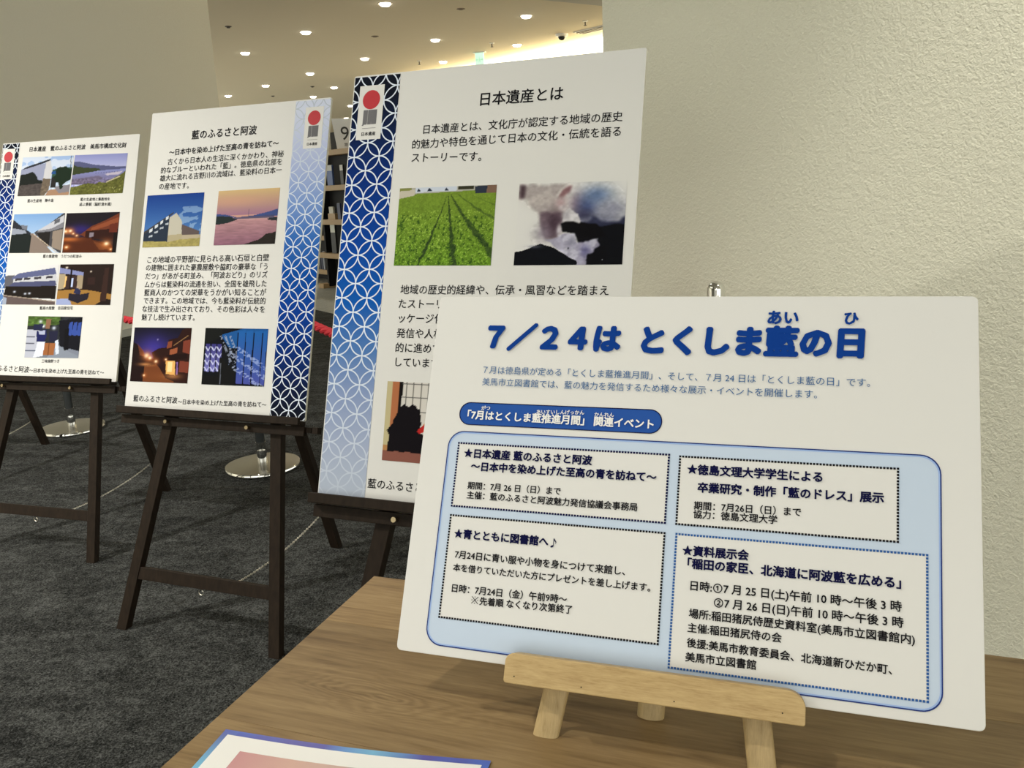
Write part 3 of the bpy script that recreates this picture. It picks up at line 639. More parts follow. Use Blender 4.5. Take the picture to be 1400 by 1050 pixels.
def pic_P4():
    p = Print(90, 70, (26, 20, 26)); p.blob(.3, .42, .22, .14, (44, 32, 96), 1); p.poly([(.3, .55), (.5, .34), (.75, .2), (1.0, .02), (1.0, .6), (.5, .66)], (104, 50, 30)); p.poly([(.5, .38), (1.0, .12), (1.0, .26), (.5, .46)], (142, 74, 44), .8); p.poly([(.4, .46), (1.0, .40), (1.0, .7), (.4, .64)], (46, 20, 14))
    p.poly([(-.1, .64), (.4, .62), (.9, .8), (1.1, 1.1), (-.1, 1.1)], (76, 34, 16)); p.blob(.1, .66, .2, .06, (200, 110, 50), .8); p.poly([(.55, .7), (.95, .9), (.7, .94)], (112, 60, 30), .8); p.poly([(.84, .3), (.98, .26), (.98, .5), (.84, .5)], (96, 40, 26))
    for x, y, r in ((.02, .46, .04), (.11, .45, .035), (.17, .52, .02), (.24, .57, .02), (.07, .86, .03), (.81, .78, .05), (.9, .92, .02)): p.blob(x, y, r * 2.2, r * 2.2, (226, 130, 60), .7); p.blob(x, y, r, r, (255, 232, 190), 1, 3)
    p.poly([(.93, .5), (1.1, .5), (1.1, 1.1), (.93, 1.1)], (22, 14, 12)); p.poly([(.48, .5), (.56, .5), (.56, .6), (.48, .62)], (150, 140, 150), .8); return p
def pic_P5():
    W_ = (212, 208, 202); p = Print(90, 70, W_); p.poly([(.0, .28), (.17, .26), (.17, .6), (0, .6)], (90, 88, 92)); p.poly([(.12, .34), (.25, .22), (.93, .08), (.97, .24), (.14, .38)], (88, 92, 124)); p.poly([(.16, .36), (.97, .24), (1.0, .46), (.16, .5)], (188, 186, 186))
    for x in (.2, .36, .56, .78): p.poly([(x, .37 - x * .1), (x + .13, .355 - x * .1), (x + .13, .41 - x * .1), (x, .43 - x * .1)], (60, 56, 60))
    p.poly([(.06, .56), (.18, .44), (.96, .40), (1.0, .52), (.06, .58)], (74, 76, 104)); p.poly([(.03, .55), (1.0, .53), (1.0, .86), (.0, .80)], (28, 22, 18)); p.poly([(-.1, .76), (.5, .84), (1.1, .92), (1.1, 1.1), (-.1, 1.1)], (92, 78, 74)); p.line(0, .77, 1.0, .92, .012, (146, 130, 114))
    for x, y in ((.42, .73), (.50, .72), (.21, .68)): p.blob(x, y, .03, .03, (206, 210, 222), 1, 3)
    p.poly([(0, .8), (.07, .84), (.07, 1.1), (0, 1.1)], (150, 156, 168)); return p
def pic_P6():
    p = Print(90, 70, (36, 24, 20)); p.poly([(0, .08), (.46, .2), (.46, .28), (0, .22)], (126, 130, 168)); p.poly([(0, .24), (.12, .24), (.12, .6), (0, .62)], (164, 146, 116)); p.poly([(.34, .26), (.46, .28), (.46, .6), (.36, .62)], (156, 138, 110)); p.poly([(.12, .28), (.34, .28), (.36, .6), (.12, .6)], (54, 38, 36)); p.poly([(.24, .34), (.28, .34), (.28, .56), (.24, .56)], (186, 196, 230))
    p.poly([(.12, .28), (.15, .3), (.14, .55), (.11, .58)], (226, 180, 110)); p.poly([(-.1, .66), (.3, .62), (.6, .64), (1.1, .76), (1.1, .9), (.6, 1.1), (-.1, 1.1)], (152, 110, 52)); p.poly([(0, .86), (.24, .84), (.32, 1.1), (-.1, 1.1)], (150, 158, 190)); p.poly([(.6, 1.1), (.9, .84), (1.1, .9), (1.1, 1.1)], (32, 22, 18))
    p.poly([(.22, .72), (.44, .74), (.60, .70), (.58, .86), (.40, .96), (.22, .88)], (34, 30, 40)); p.poly([(.32, .60), (.38, .58), (.44, .66), (.43, .74), (.31, .72)], (40, 42, 70)); p.blob(.37, .56, .025, .03, (180, 150, 130), 1, 3); p.poly([(.21, .08), (.24, .08), (.24, .6), (.21, .6)], (24, 16, 16)); p.poly([(.84, .1), (.92, .08), (.92, .9), (.80, .9)], (54, 34, 28))
    p.blob(.13, .08, .03, .03, (255, 240, 214), 1, 3); p.blob(.59, .18, .02, .025, (255, 236, 210), 1, 3); p.poly([(.55, .32), (.68, .32), (.68, .5), (.55, .5)], (48, 30, 26)); return p
def pic_P7():
    p = Print(90, 70, (40, 42, 44)); p.poly([(-.1, -.1), (.6, -.1), (.6, .2), (-.1, .25)], (70, 92, 40)); p.grain(.9, 20, 3, p.Y < .25); p.poly([(-.1, .32), (.24, .34), (.2, 1.1), (-.1, 1.1)], (176, 176, 184)); p.line(0, .5, .16, .5, .008, (90, 90, 100)); p.line(0, .66, .16, .66, .008, (90, 90, 100)); p.line(0, .84, .2, .84, .014, (80, 84, 100))
    p.poly([(.5, .66), (1.1, .8), (1.1, 1.1), (.4, 1.1)], (120, 124, 134)); p.poly([(.58, .1), (1.1, 0), (1.1, .86), (.64, .72)], (20, 20, 26)); p.poly([(.2, .86), (.6, .7), (1.1, 1.02), (1.1, 1.1), (.2, 1.1)], (132, 138, 146), .8)
    for x in (.78, .86, .94): p.poly([(x, .14), (x + .06, .12), (x + .05, .46), (x - .03, .44)], (54, 76, 146))
    p.poly([(.18, .36), (.36, .32), (.38, .48), (.34, .64), (.2, .62)], (30, 34, 80)); p.poly([(.22, .36), (.34, .34), (.34, .44), (.24, .44)], (200, 204, 214), .8); p.poly([(.22, .62), (.36, .62), (.34, .96), (.16, 1.0), (.2, .8)], (214, 216, 222)); p.blob(.3, .24, .045, .05, (214, 214, 216), 1, 3); p.blob(.24, .13, .04, .05, (196, 196, 200), 1, 3)
    p.poly([(.12, .2), (.3, .18), (.28, .32), (.12, .34)], (32, 34, 62), .9); p.poly([(.42, .36), (.58, .34), (.58, .6), (.44, .62)], (34, 34, 54)); p.blob(.5, .28, .04, .05, (200, 204, 216), 1, 3); p.poly([(.54, .6), (.6, .56), (.64, .9), (.58, .92)], (204, 208, 218)); p.poly([(.36, .64), (.56, .64), (.54, .94), (.34, .94)], (150, 92, 52)); p.line(.44, .64, .44, .94, .008, (90, 50, 26))
    p.poly([(.34, .06), (.44, .06), (.42, .3), (.34, .3)], (130, 94, 70)); p.poly([(.7, .3), (.78, .28), (.8, .8), (.72, .82)], (14, 14, 18)); return p

# ------------------------------------------------------------------ shippo pattern band
def shippo(name, stops, line_stops, ju, jv, vmax=0.8412, R=0.0283):
    m = mat(name, (0.1, 0.2, 0.5), 0.6, spec=0.04); n = N(m)
    tc = n.t.nodes.new('ShaderNodeTexCoord'); sp = n.t.nodes.new('ShaderNodeSeparateXYZ'); n.link(tc.outputs['Object'], sp.inputs[0])
    x = n.math('DIVIDE', n.math('SUBTRACT', sp.outputs['X'], ju + R), R); y = n.math('DIVIDE', n.math('SUBTRACT', sp.outputs['Y'], jv), R)
    fold = lambda v: n.math('ABSOLUTE', n.math('SUBTRACT', n.math('FLOORED_MODULO', n.math('ADD', v, 1.0), 2.0), 1.0))
    a, b = fold(x), fold(y); ia, ib = n.math('SUBTRACT', 1.0, a), n.math('SUBTRACT', 1.0, b)
    ln = lambda p, q: n.math('SQRT', n.math('ADD', n.math('MULTIPLY', p, p), n.math('MULTIPLY', q, q)))
    d = n.math('MINIMUM', n.math('ABSOLUTE', n.math('SUBTRACT', ln(a, b), 1.0)), n.math('ABSOLUTE', n.math('SUBTRACT', ln(ia, ib), 1.0)))
    msk = n.math('LESS_THAN', d, 0.045)
    t = n.math('DIVIDE', sp.outputs['Y'], vmax)
    c0 = n.ramp(t, stops); c1 = n.ramp(t, line_stops)
    mx = n.t.nodes.new('ShaderNodeMix'); mx.data_type = 'RGBA'; n.link(msk, mx.inputs[0]); n.link(c0, mx.inputs[6]); n.link(c1, mx.inputs[7])
    n.link(mx.outputs[2], n.b.inputs['Base Color']); return m
DEEP = [(0.0, ink(172, 178, 186)), (0.12, ink(158, 166, 184)), (0.25, ink(128, 144, 176)), (0.34, ink(78, 116, 166)), (0.45, ink(16, 84, 160)), (0.6, ink(8, 62, 142)), (0.74, ink(8, 44, 112)), (0.85, ink(14, 30, 66)), (0.95, ink(15, 20, 32))]
DLN = [(0.0, ink(178, 184, 190)), (0.15, ink(196, 202, 210)), (0.4, ink(214, 220, 228)), (1.0, ink(216, 220, 224))]
PALE = [(0.03, ink(206, 209, 220)), (0.12, ink(190, 195, 214)), (0.22, ink(166, 176, 206)), (0.33, ink(118, 146, 194)), (0.43, ink(56, 106, 174)), (0.54, ink(10, 74, 150)), (0.66, ink(6, 58, 138)), (0.80, ink(8, 42, 104)), (0.90, ink(12, 24, 56)), (0.98, ink(14, 18, 30))]
s1 = shippo('print_band_deep', DEEP, DLN, 0.0157, 0.6735)
s1b = shippo('print_band_deep_b', DEEP, DLN, 0.040, 0.6801)
s2 = shippo('print_band_pale_top', [(1 - p, c) for p, c in PALE[::-1]], [(1 - p, c) for p, c in DLN[::-1]], 0.571, 0.0529)

def rrect(x0, y0, x1, y1, r, n=8):
    pts = []
    for cx, cy, a0 in ((x1 - r, y1 - r, 0), (x0 + r, y1 - r, PI / 2), (x0 + r, y0 + r, PI), (x1 - r, y0 + r, 1.5 * PI)):
        for k in range(n + 1): a = a0 + PI / 2 * k / n; pts.append((cx + r * math.cos(a), cy + r * math.sin(a)))
    return pts
def flat(name, parent, pts, z, m, label=None):
    bm = BM(); bm.faces.new([bm.verts.new((x, y, z)) for x, y in pts]); o = mesh_obj(name, bm, m, parent)
    if o.data.polygons[0].normal.z < 0: o.data.flip_normals()
    if label: o['label'] = label
    return o
def ring(name, parent, outer, inner, z, m, label=None):
    bm = BM(); a = [bm.verts.new((x, y, z)) for x, y in outer]; b = [bm.verts.new((x, y, z)) for x, y in inner]; n = len(a)
    for i in range(n): bm.faces.new((a[i], a[(i + 1) % n], b[(i + 1) % n], b[i]))
    o = mesh_obj(name, bm, m, parent)
    if label: o['label'] = label
    return o

def emblem(parent, u0, sc=1.0):
    """white card with red disc, grey block of strokes and four characters; u0 = left edge of the card"""
    card = flat('emblem_card', parent, [(u0 + .0007, .8190), (u0 + .0565, .8190), (u0 + .0565, .7083), (u0 + .0007, .7083)], .0009, M['foam'], 'white emblem card with red disc')
    c = (u0 + .0290, .7895)
    flat('red_disc', card, [(c[0] + .0196 * math.cos(2 * PI * k / 48), c[1] + .0196 * math.sin(2 * PI * k / 48)) for k in range(48)], .0012, M['red'])
    bm = BM()
    flat('emblem_ground', card, [(u0 + .0135, .7688), (u0 + .0222, .7688), (u0 + .0218, .7392), (u0 + .0132, .7392)], .0011, M['midgrey']); flat('emblem_ground', card, [(u0 + .0242, .7688), (u0 + .0442, .7688), (u0 + .0440, .7392), (u0 + .0240, .7392)], .0011, M['midgrey'])
    def q(pts): bm.faces.new([bm.verts.new((u0 + x, y, .0012)) for x, y in pts])
    for k in range(6):                      # fine vertical strokes left and right of a thin gap
        x = .0136 + k * .00155 if k < 5 else .0222
        q([(x, .7685), (x + .00135, .7685), (x + .00125, .7395 + .0012 * (k % 2)), (x - .0004, .7385)])
    for k in range(12):
        x = .0245 + k * .00165; top = .7685; bot = .7390 if not 3 < k < 6 else .7440
        q([(x, top), (x + .00140, top), (x + .00135, bot), (x - .0001, bot)])
    q([(.0128, .7392), (.0165, .7392), (.0150, .7365), (.0115, .7375)])
    mesh_obj('emblem_block', bm, M['greyink'], card)
    flat('rule_line', card, [(u0 + .0132, .7318), (u0 + .0440, .7318), (u0 + .0440, .7310), (u0 + .0132, .7310)], .0012, M['greyink'])
    put_text(card, '日本遺産', u0 + .0130, .7200, u0 + .0447, .7200, M['ink'], .0012, .02)
    return card

def panel_matrix(x, y, z, yaw, lean):
    u = Vector((math.cos(yaw), math.sin(yaw), 0)); nb = Vector((-math.sin(yaw), math.cos(yaw), 0))
    v = Vector((0, 0, 1)) * math.cos(lean) + nb * math.sin(lean); w = u.cross(v)
    m = Matrix.Identity(4)
    for i, c in enumerate((u, v, w)):
        for j in range(3): m[j][i] = c[j]
    m.translation = (x, y, z); return m
PW, PH = 0.594, 0.8412
def board(parent, w, h, t, m, name='board', warp=0.0):
    pts = rrect(0, 0, w, h, 0.004, 3); bm = BM(); prism(bm, pts, -t, 0); o = mesh_obj(name, bm, m, parent, bevel=0.0006); o.data.materials.append(M['foam_edge'])
    for p in o.data.polygons:
        if abs(p.normal.z) < 0.5: p.material_index = 1
    return o
GP = 'exhibition panels on easels'
SIZE = {}
def make_panel(name, label, mw, band_u, band_mat, rows, photos, emb, slim=None):
    t = thing(name, label, 'panel', mw=mw, group=GP)
    board(t, PW, PH, .007, M['foam'])
    u0, u1 = band_u
    o = flat('pattern_band', t, [(u0, .0015), (u1, .0015), (u1, PH - .0035), (u0, PH - .0035)], .0005, band_mat, 'blue band printed with interlocking white circles')
    emblem(t, emb)
    for i, (body, a, b, c, d, bold) in enumerate(rows):
        put_text(t, body, a, b, c, d, M['ink'], .0006, .008 + (bold or 0), pitch=0.0196)
    for nm, fn, quad, lb in photos: fn().build('photograph', t, quad, .0006, M['print'], lb)
    return t
P3M = panel_matrix(-0.3869, 1.5541, 0.5633, -0.3759, 0.3197)
P2M = panel_matrix(-1.0811, 2.2876, 0.5769, -0.3747, 0.3062)
P1M = panel_matrix(-1.8657, 2.8998, 0.5643, -0.3084, 0.3291)
make_panel('exhibition_panel', 'large right panel titled 日本遺産とは with green field and smoke photos', P3M, (0.0022, 0.1048), s1, TX3,
    [('field', pic_field, [(.1250, .6060), (.3280, .6050), (.3278, .4530), (.1255, .4540)], 'photo of green crop rows'),
     ('smoke', pic_smoke, [(.3730, .6050), (.5742, .6020), (.5749, .4530), (.3729, .4528)], 'photo of figure bent over white and blue steam'),
     ('puppet', pic_puppet, [(.1335, .2306), (.3400, .2300), (.3400, .0800), (.1350, .0805)], 'photo of puppeteer in black with bright puppet')], 0.0150)
make_panel('exhibition_panel', 'middle panel titled 藍のふるさと阿波 with four square photos and pale topped band on its right', P2M, (0.4860, 0.5935), s2, TX2,
    [('A', pic_A, [(.0120, .6030), (.2108, .6050), (.2090, .4560), (.0100, .4545)], 'photo of long storehouse under blue sky'),
     ('B', pic_B, [(.2590, .6064), (.4582, .6081), (.4565, .4580), (.2576, .4570)], 'photo of river at pink dusk'),
     ('C', pic_C, [(.0100, .2285), (.2095, .2310), (.2112, .0796), (.0110, .0775)], 'photo of lantern lit lane at night'),
     ('D', pic_D, [(.2560, .2320), (.4592, .2332), (.4611, .0820), (.2585, .0795)], 'photo of hanging indigo cloths')], 0.5180)
make_panel('exhibition_panel', 'left panel titled 美馬市構成文化財 with seven small photos, cut by the frame', P1M, (0.0022, 0.0780), s1b, TX1,
    [('a', pic_P1, [(.1000, .7845), (.3241, .7800), (.3190, .6402), (.0930, .6445)], 'photo of white walled storehouse and tree'),
     ('b', pic_P2, [(.3292, .7807), (.5523, .7762), (.5464, .6378), (.3233, .6402)], 'photo of river with low bridge'),
     ('c', pic_P3, [(.0880, .5792), (.3125, .5766), (.3107, .4373), (.0820, .4405)], 'photo of old street by day'),
     ('d', pic_P4, [(.3195, .5756), (.5434, .5731), (.5427, .4339), (.3170, .4372)], 'photo of old street at night'),
     ('e', pic_P5, [(.0789, .3987), (.3100, .3965), (.3082, .2566), (.0774, .2576)], 'photo of long merchant house with grey roof'),
     ('f', pic_P6, [(.3153, .3964), (.5405, .3948), (.5411, .2557), (.3135, .2566)], 'photo of dark tatami room'),
     ('g', pic_P7, [(.1998, .2173), (.4318, .2150), (.4308, .0754), (.2009, .0733)], 'photo of people pounding rice')], -0.0110 + 0.0150)

# ------------------------------------------------------------------ floor easels
def make_easel(label, mw, yaw, lean, screws, partial=False):
    """local frame: x along the board, y backward, z up; origin on the floor below the ledge middle"""
    z0 = mw.translation.z; v0 = -z0 / math.cos(lean)              # v of the floor line
    org = mw @ Vector((PW / 2, v0, 0)); org.z = 0
    t = thing('display_easel', label, 'easel', loc=org, rz=yaw, group='dark wooden display easels')
    inv = Matrix.Translation(org) @ Matrix.Rotation(yaw, 4, 'Z'); inv = inv.inverted() @ mw
    f = lambda p: inv @ Vector((p.x, p.y, -p.z))               # p = (u, v, depth behind the front plane)
    vf = v0 - 0.004
    def leg(u0, u1, vt, b0=.010, b1=.032, w=.033):
        bm = BM(); va = v0; vb = vt
        lo = [(u0 - w / 2, b0), (u0 + w / 2, b0), (u0 + w / 2, b1), (u0 - w / 2, b1)]
        hi = [(u1 - w / 2, b0), (u1 + w / 2, b0), (u1 + w / 2, b1), (u1 - w / 2, b1)]
        A_ = []
        for (u, b) in lo:
            p = f(Vector((u, va, b))); top = f(Vector((u1 - u0 + u, vb, b))); k = (0.0 - p.z) / (top.z - p.z); A_.append(bm.verts.new(p + (top - p) * k))
        B_ = [bm.verts.new(f(Vector((u, vb, b)))) for u, b in hi]
        bm.faces.new(A_[::-1]); bm.faces.new(B_)
        for i in range(4): bm.faces.new((A_[i], A_[(i + 1) % 4], B_[(i + 1) % 4], B_[i]))
        mesh_obj('leg', bm, M['easel'], t, bevel=.0012)
    top = 0.78
    sl, sr = .168, -.090
    leg(.050, .050 + sl * (top - v0), top); leg(.552, .552 + sr * (top - v0), top)
    # cross bar between the front legs
    vc0, vc1 = -.4600, -.4262
    bm = BM(); vs = []
    uL = lambda v: .050 + sl * (v - v0) + .0165; uR = lambda v: .552 + sr * (v - v0) - .0165
    for b in (.012, .028):
        for (u, v) in ((uL(vc0), vc0), (uR(vc0), vc0), (uR(vc1), vc1), (uL(vc1), vc1)): vs.append(bm.verts.new(f(Vector((u, v, b)))))
    for q_ in ((0, 1, 2, 3), (7, 6, 5, 4), (0, 4, 5, 1), (1, 5, 6, 2), (2, 6, 7, 3), (3, 7, 4, 0)): bm.faces.new([vs[i] for i in q_])
    mesh_obj('cross_bar', bm, M['easel'], t, bevel=.001)
    # top block joining the legs
    ut = (.050 + sl * (top - v0) + .552 + sr * (top - v0)) / 2
    bm = BM(); box(bm, (ut - .075, top - .045, .0325), (ut + .075, top + .0, .050), f); mesh_obj('top_block', bm, M['easel'], t, bevel=.001)
    # ledge: tray, front lip, rail with screws
    bm = BM(); box(bm, (-.006, -.0120, -.014), (.590, -.0015, .0095), f); mesh_obj('tray', bm, M['easel'], t, bevel=.0008)
    bm = BM(); box(bm, (-.006, -.0105, -.024), (.590, .0085, -.0142), f); mesh_obj('front_lip', bm, M['easel'], t, bevel=.001)
    bm = BM(); box(bm, (-.004, -.0385, -.004), (.596, -.0145, .0098), f); mesh_obj('rail', bm, M['easel'], t, bevel=.001)
    for su in screws:
        bm = BM(); c = f(Vector((su, -.0265, -.004))); d = (f(Vector((su, -.0265, -.024))) - c)
        tube(bm, [c, c + d * .30], .0035, 12); tube(bm, [c + d * .30, c + d * .60], .0052, 12)
        mesh_obj('screw', bm, M['brass'], t, True)
    bm = BM(); box(bm, (.597, -.0290, .004), (.612, -.0150, .018), f); box(bm, (.616, -.0300, .002), (.632, -.0140, .020), f); box(bm, (.610, -.025, .008), (.618, -.019, .014), f)
    mesh_obj('slide_knob', bm, M['easel'], t)
    # rear leg
    bm = BM(); box(bm, (.205, .432, .0325), (.478, .486, .046), f); mesh_obj('hinge_bar', bm, M['easel'], t, bevel=.001)
    ap = f(Vector((.300, .462, .059))); ft = Vector((0.032, 0.655, 0)); d = (ft - ap)
    bm = BM(); side = Vector((1, 0, 0)); nrm = d.cross(side).normalized(); vs = []
    for p, k in ((ap, 0), (ft, 1)):
        for a_, b_ in ((-1, -1), (1, -1), (1, 1), (-1, 1)):
            q_ = p + side * a_ * .0165 + nrm * b_ * .011
            if k: q_ = q_ - d * (q_.z / d.z)
            vs.append(bm.verts.new(q_))
    for q_ in ((0, 1, 2, 3), (7, 6, 5, 4), (0, 4, 5, 1), (1, 5, 6, 2), (2, 6, 7, 3), (3, 7, 4, 0)): bm.faces.new([vs[i] for i in q_])
    mesh_obj('leg', bm, M['easel'], t, bevel=.0012)
    # safety chain from rear leg to the cross bar, with its ring
    k = (0.128 - ap.z) / d.z; a = ap + d * k - nrm * 0 + side * -.018
    b = f(Vector((.372, -.452, .030))); r0 = f(Vector((.300, -.4665, .020)))
    pts = []; n = 74
    for i in range(n + 1):
        s = i / n; p = a.lerp(b, s); p.z -= 4 * s * (1 - s) * .022; pts.append(p)
    bm = BM()
    for i in range(n):
        c = (pts[i] + pts[i + 1]) / 2; dd = (pts[i + 1] - pts[i]); L = dd.length; dd.normalize()
        s1_ = dd.orthogonal().normalized() if i % 2 == 0 else dd.cross(dd.orthogonal().normalized())
        tube(bm, [c + dd * (L * .62 * math.cos(2 * PI * j / 8)) + s1_ * (.0022 * math.sin(2 * PI * j / 8)) for j in range(8)], .0009, 4, True)
    mesh_obj('chain', bm, M['steel'], t, True)['kind'] = 'stuff'
    bm = BM(); tube(bm, [a + Vector((math.cos(2 * PI * j / 14) * .005, 0, math.sin(2 * PI * j / 14) * .008)) for j in range(14)], .0012, 6, True)
    mesh_obj('chain_ring', bm, M['steel'], t, True)
    bm = BM(); tube(bm, [r0 + Vector((math.cos(2 * PI * j / 16) * .0075, 0, -.004 + math.sin(2 * PI * j / 16) * .0075)) for j in range(16)], .0012, 6, True)
    mesh_obj('chain_ring', bm, M['steel'], t, True)
    return t
make_easel('dark wooden easel holding the large right panel, mostly behind the notice board', P3M, -0.3759, 0.3197, (.178, .44))
make_easel('dark wooden easel holding the middle panel, all legs in view', P2M, -0.3747, 0.3062, (.161, .4275))
make_easel('dark wooden easel holding the left panel with seven photos', P1M, -0.3084, 0.3291, (.132, .4217))
P0M = panel_matrix(-2.745, 3.640, 0.5640, -0.27, 0.32)
make_easel('empty dark easel at the far left edge, only its rear leg in view', P0M, -0.27, 0.32, (.15, .44))

# ------------------------------------------------------------------ stanchions and rope
def stanchion(x, y, label, h=.90):
    t = thing('rope_stanchion', label, 'stanchion', loc=(x, y, 0), group='chrome rope stanchions')
    bm = BM(); lathe(bm, [(0, 0), (.155, 0), (.160, .004), (.160, .012), (.156, .018)], 64); mesh_obj('base_rim', bm, M['chrome'], t, True)
    bm = BM(); lathe(bm, [(.156, .018), (.10, .024), (.024, .028), (0, .028)], 64); mesh_obj('base_plate', bm, M['satin'], t, True)
    bm = BM(); lathe(bm, [(.0205, .026), (.0205, .075), (.0200, .077), (.0205, .079), (.0205, .115), (.0, .115)], 32); mesh_obj('collar', bm, M['chrome'], t, True)
    bm = BM(); lathe(bm, [(.0192, .113), (.0192, h - .12), (0, h - .12)], 32); mesh_obj('pole', bm, M['pole_dark'], t, True)
    prof = [(.0212, h - .122), (.0212, h - .0212)] + [(.0212 * math.cos(a), h - .0212 + .0212 * math.sin(a)) for a in np.linspace(.15, PI / 2 - .001, 9)]; prof[-1] = (0, h)
    bm = BM(); lathe(bm, prof, 36); mesh_obj('cap', bm, M['chrome'], t, True)
    bm = BM(); tube(bm, [Vector((.026 * math.cos(a), .026 * math.sin(a), h - .085)) for a in np.linspace(0, 2 * PI, 20, endpoint=False)], .003, 8, True); mesh_obj('rope_ring', bm, M['chrome'], t, True)
    return Vector((x, y, 0))
S1 = stanchion(-2.30, 4.265, 'chrome stanchion behind the left panel, base between two easels')
S2 = stanchion(-1.09, 3.490, 'chrome stanchion behind the middle panel, round base by its right leg')
S3 = stanchion(0.4865, 1.972, 'chrome stanchion behind the notice board, only its domed top in view')
def rope(a, b, zt, zm, label):
    t = thing('barrier_rope', label, 'rope', loc=((a + b) / 2), group='twisted red barrier ropes')
    mid = (a + b) / 2; d = (b - a); L = d.length; dn = d.normalized(); off = .045
    def C_(s):
        p = a + d * s - mid; p.z = zm + (zt - zm) * (2 * s - 1) ** 2; return p
    n = 150; lo, hi = off / L, 1 - off / L
    for st in range(3):
        bm = BM(); pts = []
        for i in range(n + 1):
            s = lo + (hi - lo) * i / n; p = C_(s); tg = (C_(min(1, s + .01)) - C_(max(0, s - .01))).normalized(); e = tg.cross(Vector((0, 0, 1))).normalized(); g = e.cross(tg)
            an = 2 * PI * (s * L / .085) + st * 2 * PI / 3; pts.append(p + (e * math.cos(an) + g * math.sin(an)) * .0085)
        tube(bm, pts, .0098, 7); mesh_obj('strand', bm, M['rope'], t, True)
    for s in (lo, hi):
        bm = BM(); p = C_(s); q_ = C_(0 if s < .5 else 1) ; q_ = p + (q_ - p) * .55; tube(bm, [p - (q_ - p) * 1.2, p, q_], .019, 16); mesh_obj('end_cap', bm, M['chrome'], t, True)
    return t
rope(S1, S2, .80, .60, 'twisted red rope between the left and middle panels')
rope(S2, S3, .80, .60, 'twisted red rope between the middle and right panels')

# ------------------------------------------------------------------ book racks in the reading room
def rack(label, x, y, yaw, w, levels, h, dep=.34, back_h=None, over=.055):
    t = thing('book_rack', label, 'shelf', loc=(x, y, 0), rz=yaw, group='black and oak book racks')
    F_box('side_panel', (.04, 0.0, 0.02), (.075, dep, h), M['shelf_dark'], t)
    F_box('side_panel', (w - .035, 0.0, .02), (w, dep, h), M['shelf_dark'], t)
    F_box('back_panel', (.076, dep * .30, .02), (w - .036, dep * .52, h), M['shelf_dark'], t)
    if back_h: F_box('upright_panel', (.20, dep * .35, 1.656), (.50, dep * .45, back_h), M['shelf_dark'], t)
    for z in levels:
        F_box('shelf_board', (-over, -.05, z - .062), (w + over, dep * .298, z), M['oak'], t, .002)
        F_box('shelf_board', (-over, dep * .522, z - .062), (w + over, dep + .05, z), M['oak'], t, .002)
    F_box('foot', (-over, -.08, 0), (.07, dep + .08, .055), M['oak'], t)
    F_box('foot', (w - .07, -.08, 0), (w + over, dep + .08, .055), M['oak'], t)
    return t
RX, RY, RYAW = -2.288, 10.72, math.atan2(-.766, .643)
rk = rack('tall black book rack with oak boards seen between middle and right panel', RX, RY, RYAW, 1.3, (.44, .848, 1.25, 1.655), 1.60, back_h=1.87)
def at_rack(lx, ly, z, X=RX, Y=RY, yw=RYAW):
    c, s = math.cos(yw), math.sin(yw); return Vector((X + lx * c - ly * s, Y + lx * s + ly * c, z))
ORD = ['first','second','third','fourth','fifth','sixth']
R2X, R2Y = -2.95, 12.05
rack('low dark book rack farther back, just above the pale carpet', R2X, R2Y, RYAW, 1.1, (.17, .62, 1.08), 1.1)
def book(lx, ly, z, w, h, cols, label, tilt=0.0, base=(RX, RY), group='books on the racks'):
    c, t_, b_ = cols
    o = thing('book', label, 'book', loc=at_rack(lx, ly, z, *base), rz=RYAW, group=group); o.rotation_euler = (0, tilt, RYAW)
    F_box('cover', (0, 0, 0), (w, .022, h), mat('book_cover', srgb(c), .5), o)
    F_box('cover_band', (.0, -.001, h * .72), (w, -.0002, h), mat('book_band', srgb(t_), .5), o)
    F_box('page_block', (.002, .004, h + .0002), (w - .002, .018, h + .001), M['whiteink'], o)
    return o
book(.29, -.02, 1.25, .13, .235, ((74, 98, 150), (190, 192, 190), 0), 'blue book with white top standing on the second board from the top')
book(.61, -.02, 1.25, .07, .225, ((30, 28, 28), (206, 206, 200), 0), 'dark book with white top on the second board, cut by the right panel')
book(.265, -.02, .9205, .10, .078, ((196, 192, 178), (190, 186, 170), 0), 'small pale label card on the little oak block')
book(.47, -.02, .848, .07, .19, ((40, 48, 84), (40, 48, 84), 0), 'navy book beside the pale label card')
book(.257, -.02, .44, .11, .35, ((22, 22, 22), (196, 198, 188), 0), 'tall dark booklet with white top below the third board')
t = thing('book_block', 'little oak block on the middle board under a pale card', 'block', loc=at_rack(.247, -.03, .8485), rz=RYAW)
F_box('wooden_body', (0, 0, 0), (.17, .045, .072), M['oak'], t, .001)
for k, (c, w_) in enumerate([((38, 52, 100), .05), ((190, 188, 180), .03), ((34, 44, 92), .045), ((60, 66, 84), .04), ((24, 32, 66), .05), ((150, 156, 170), .03)]):
    book(.50 + k * .062, -.03, .17, w_, .20 + .02 * (k % 3), (c, c, 0), ORD[k] + ' book from the left on the lowest board of the far rack', base=(R2X, R2Y), group='books on the far low rack')
for k, (c, w_) in enumerate([((196, 190, 180), .05), ((150, 96, 60), .06), ((190, 188, 180), .05), ((60, 58, 60), .04)]):
    book(.50 + k * .075, -.03, .62, w_, .22 + .03 * (k % 2), (c, (205, 203, 196), 0), ORD[k] + ' book from the left on the middle board of the far rack', base=(R2X, R2Y), group='books on the middle board of the far rack')
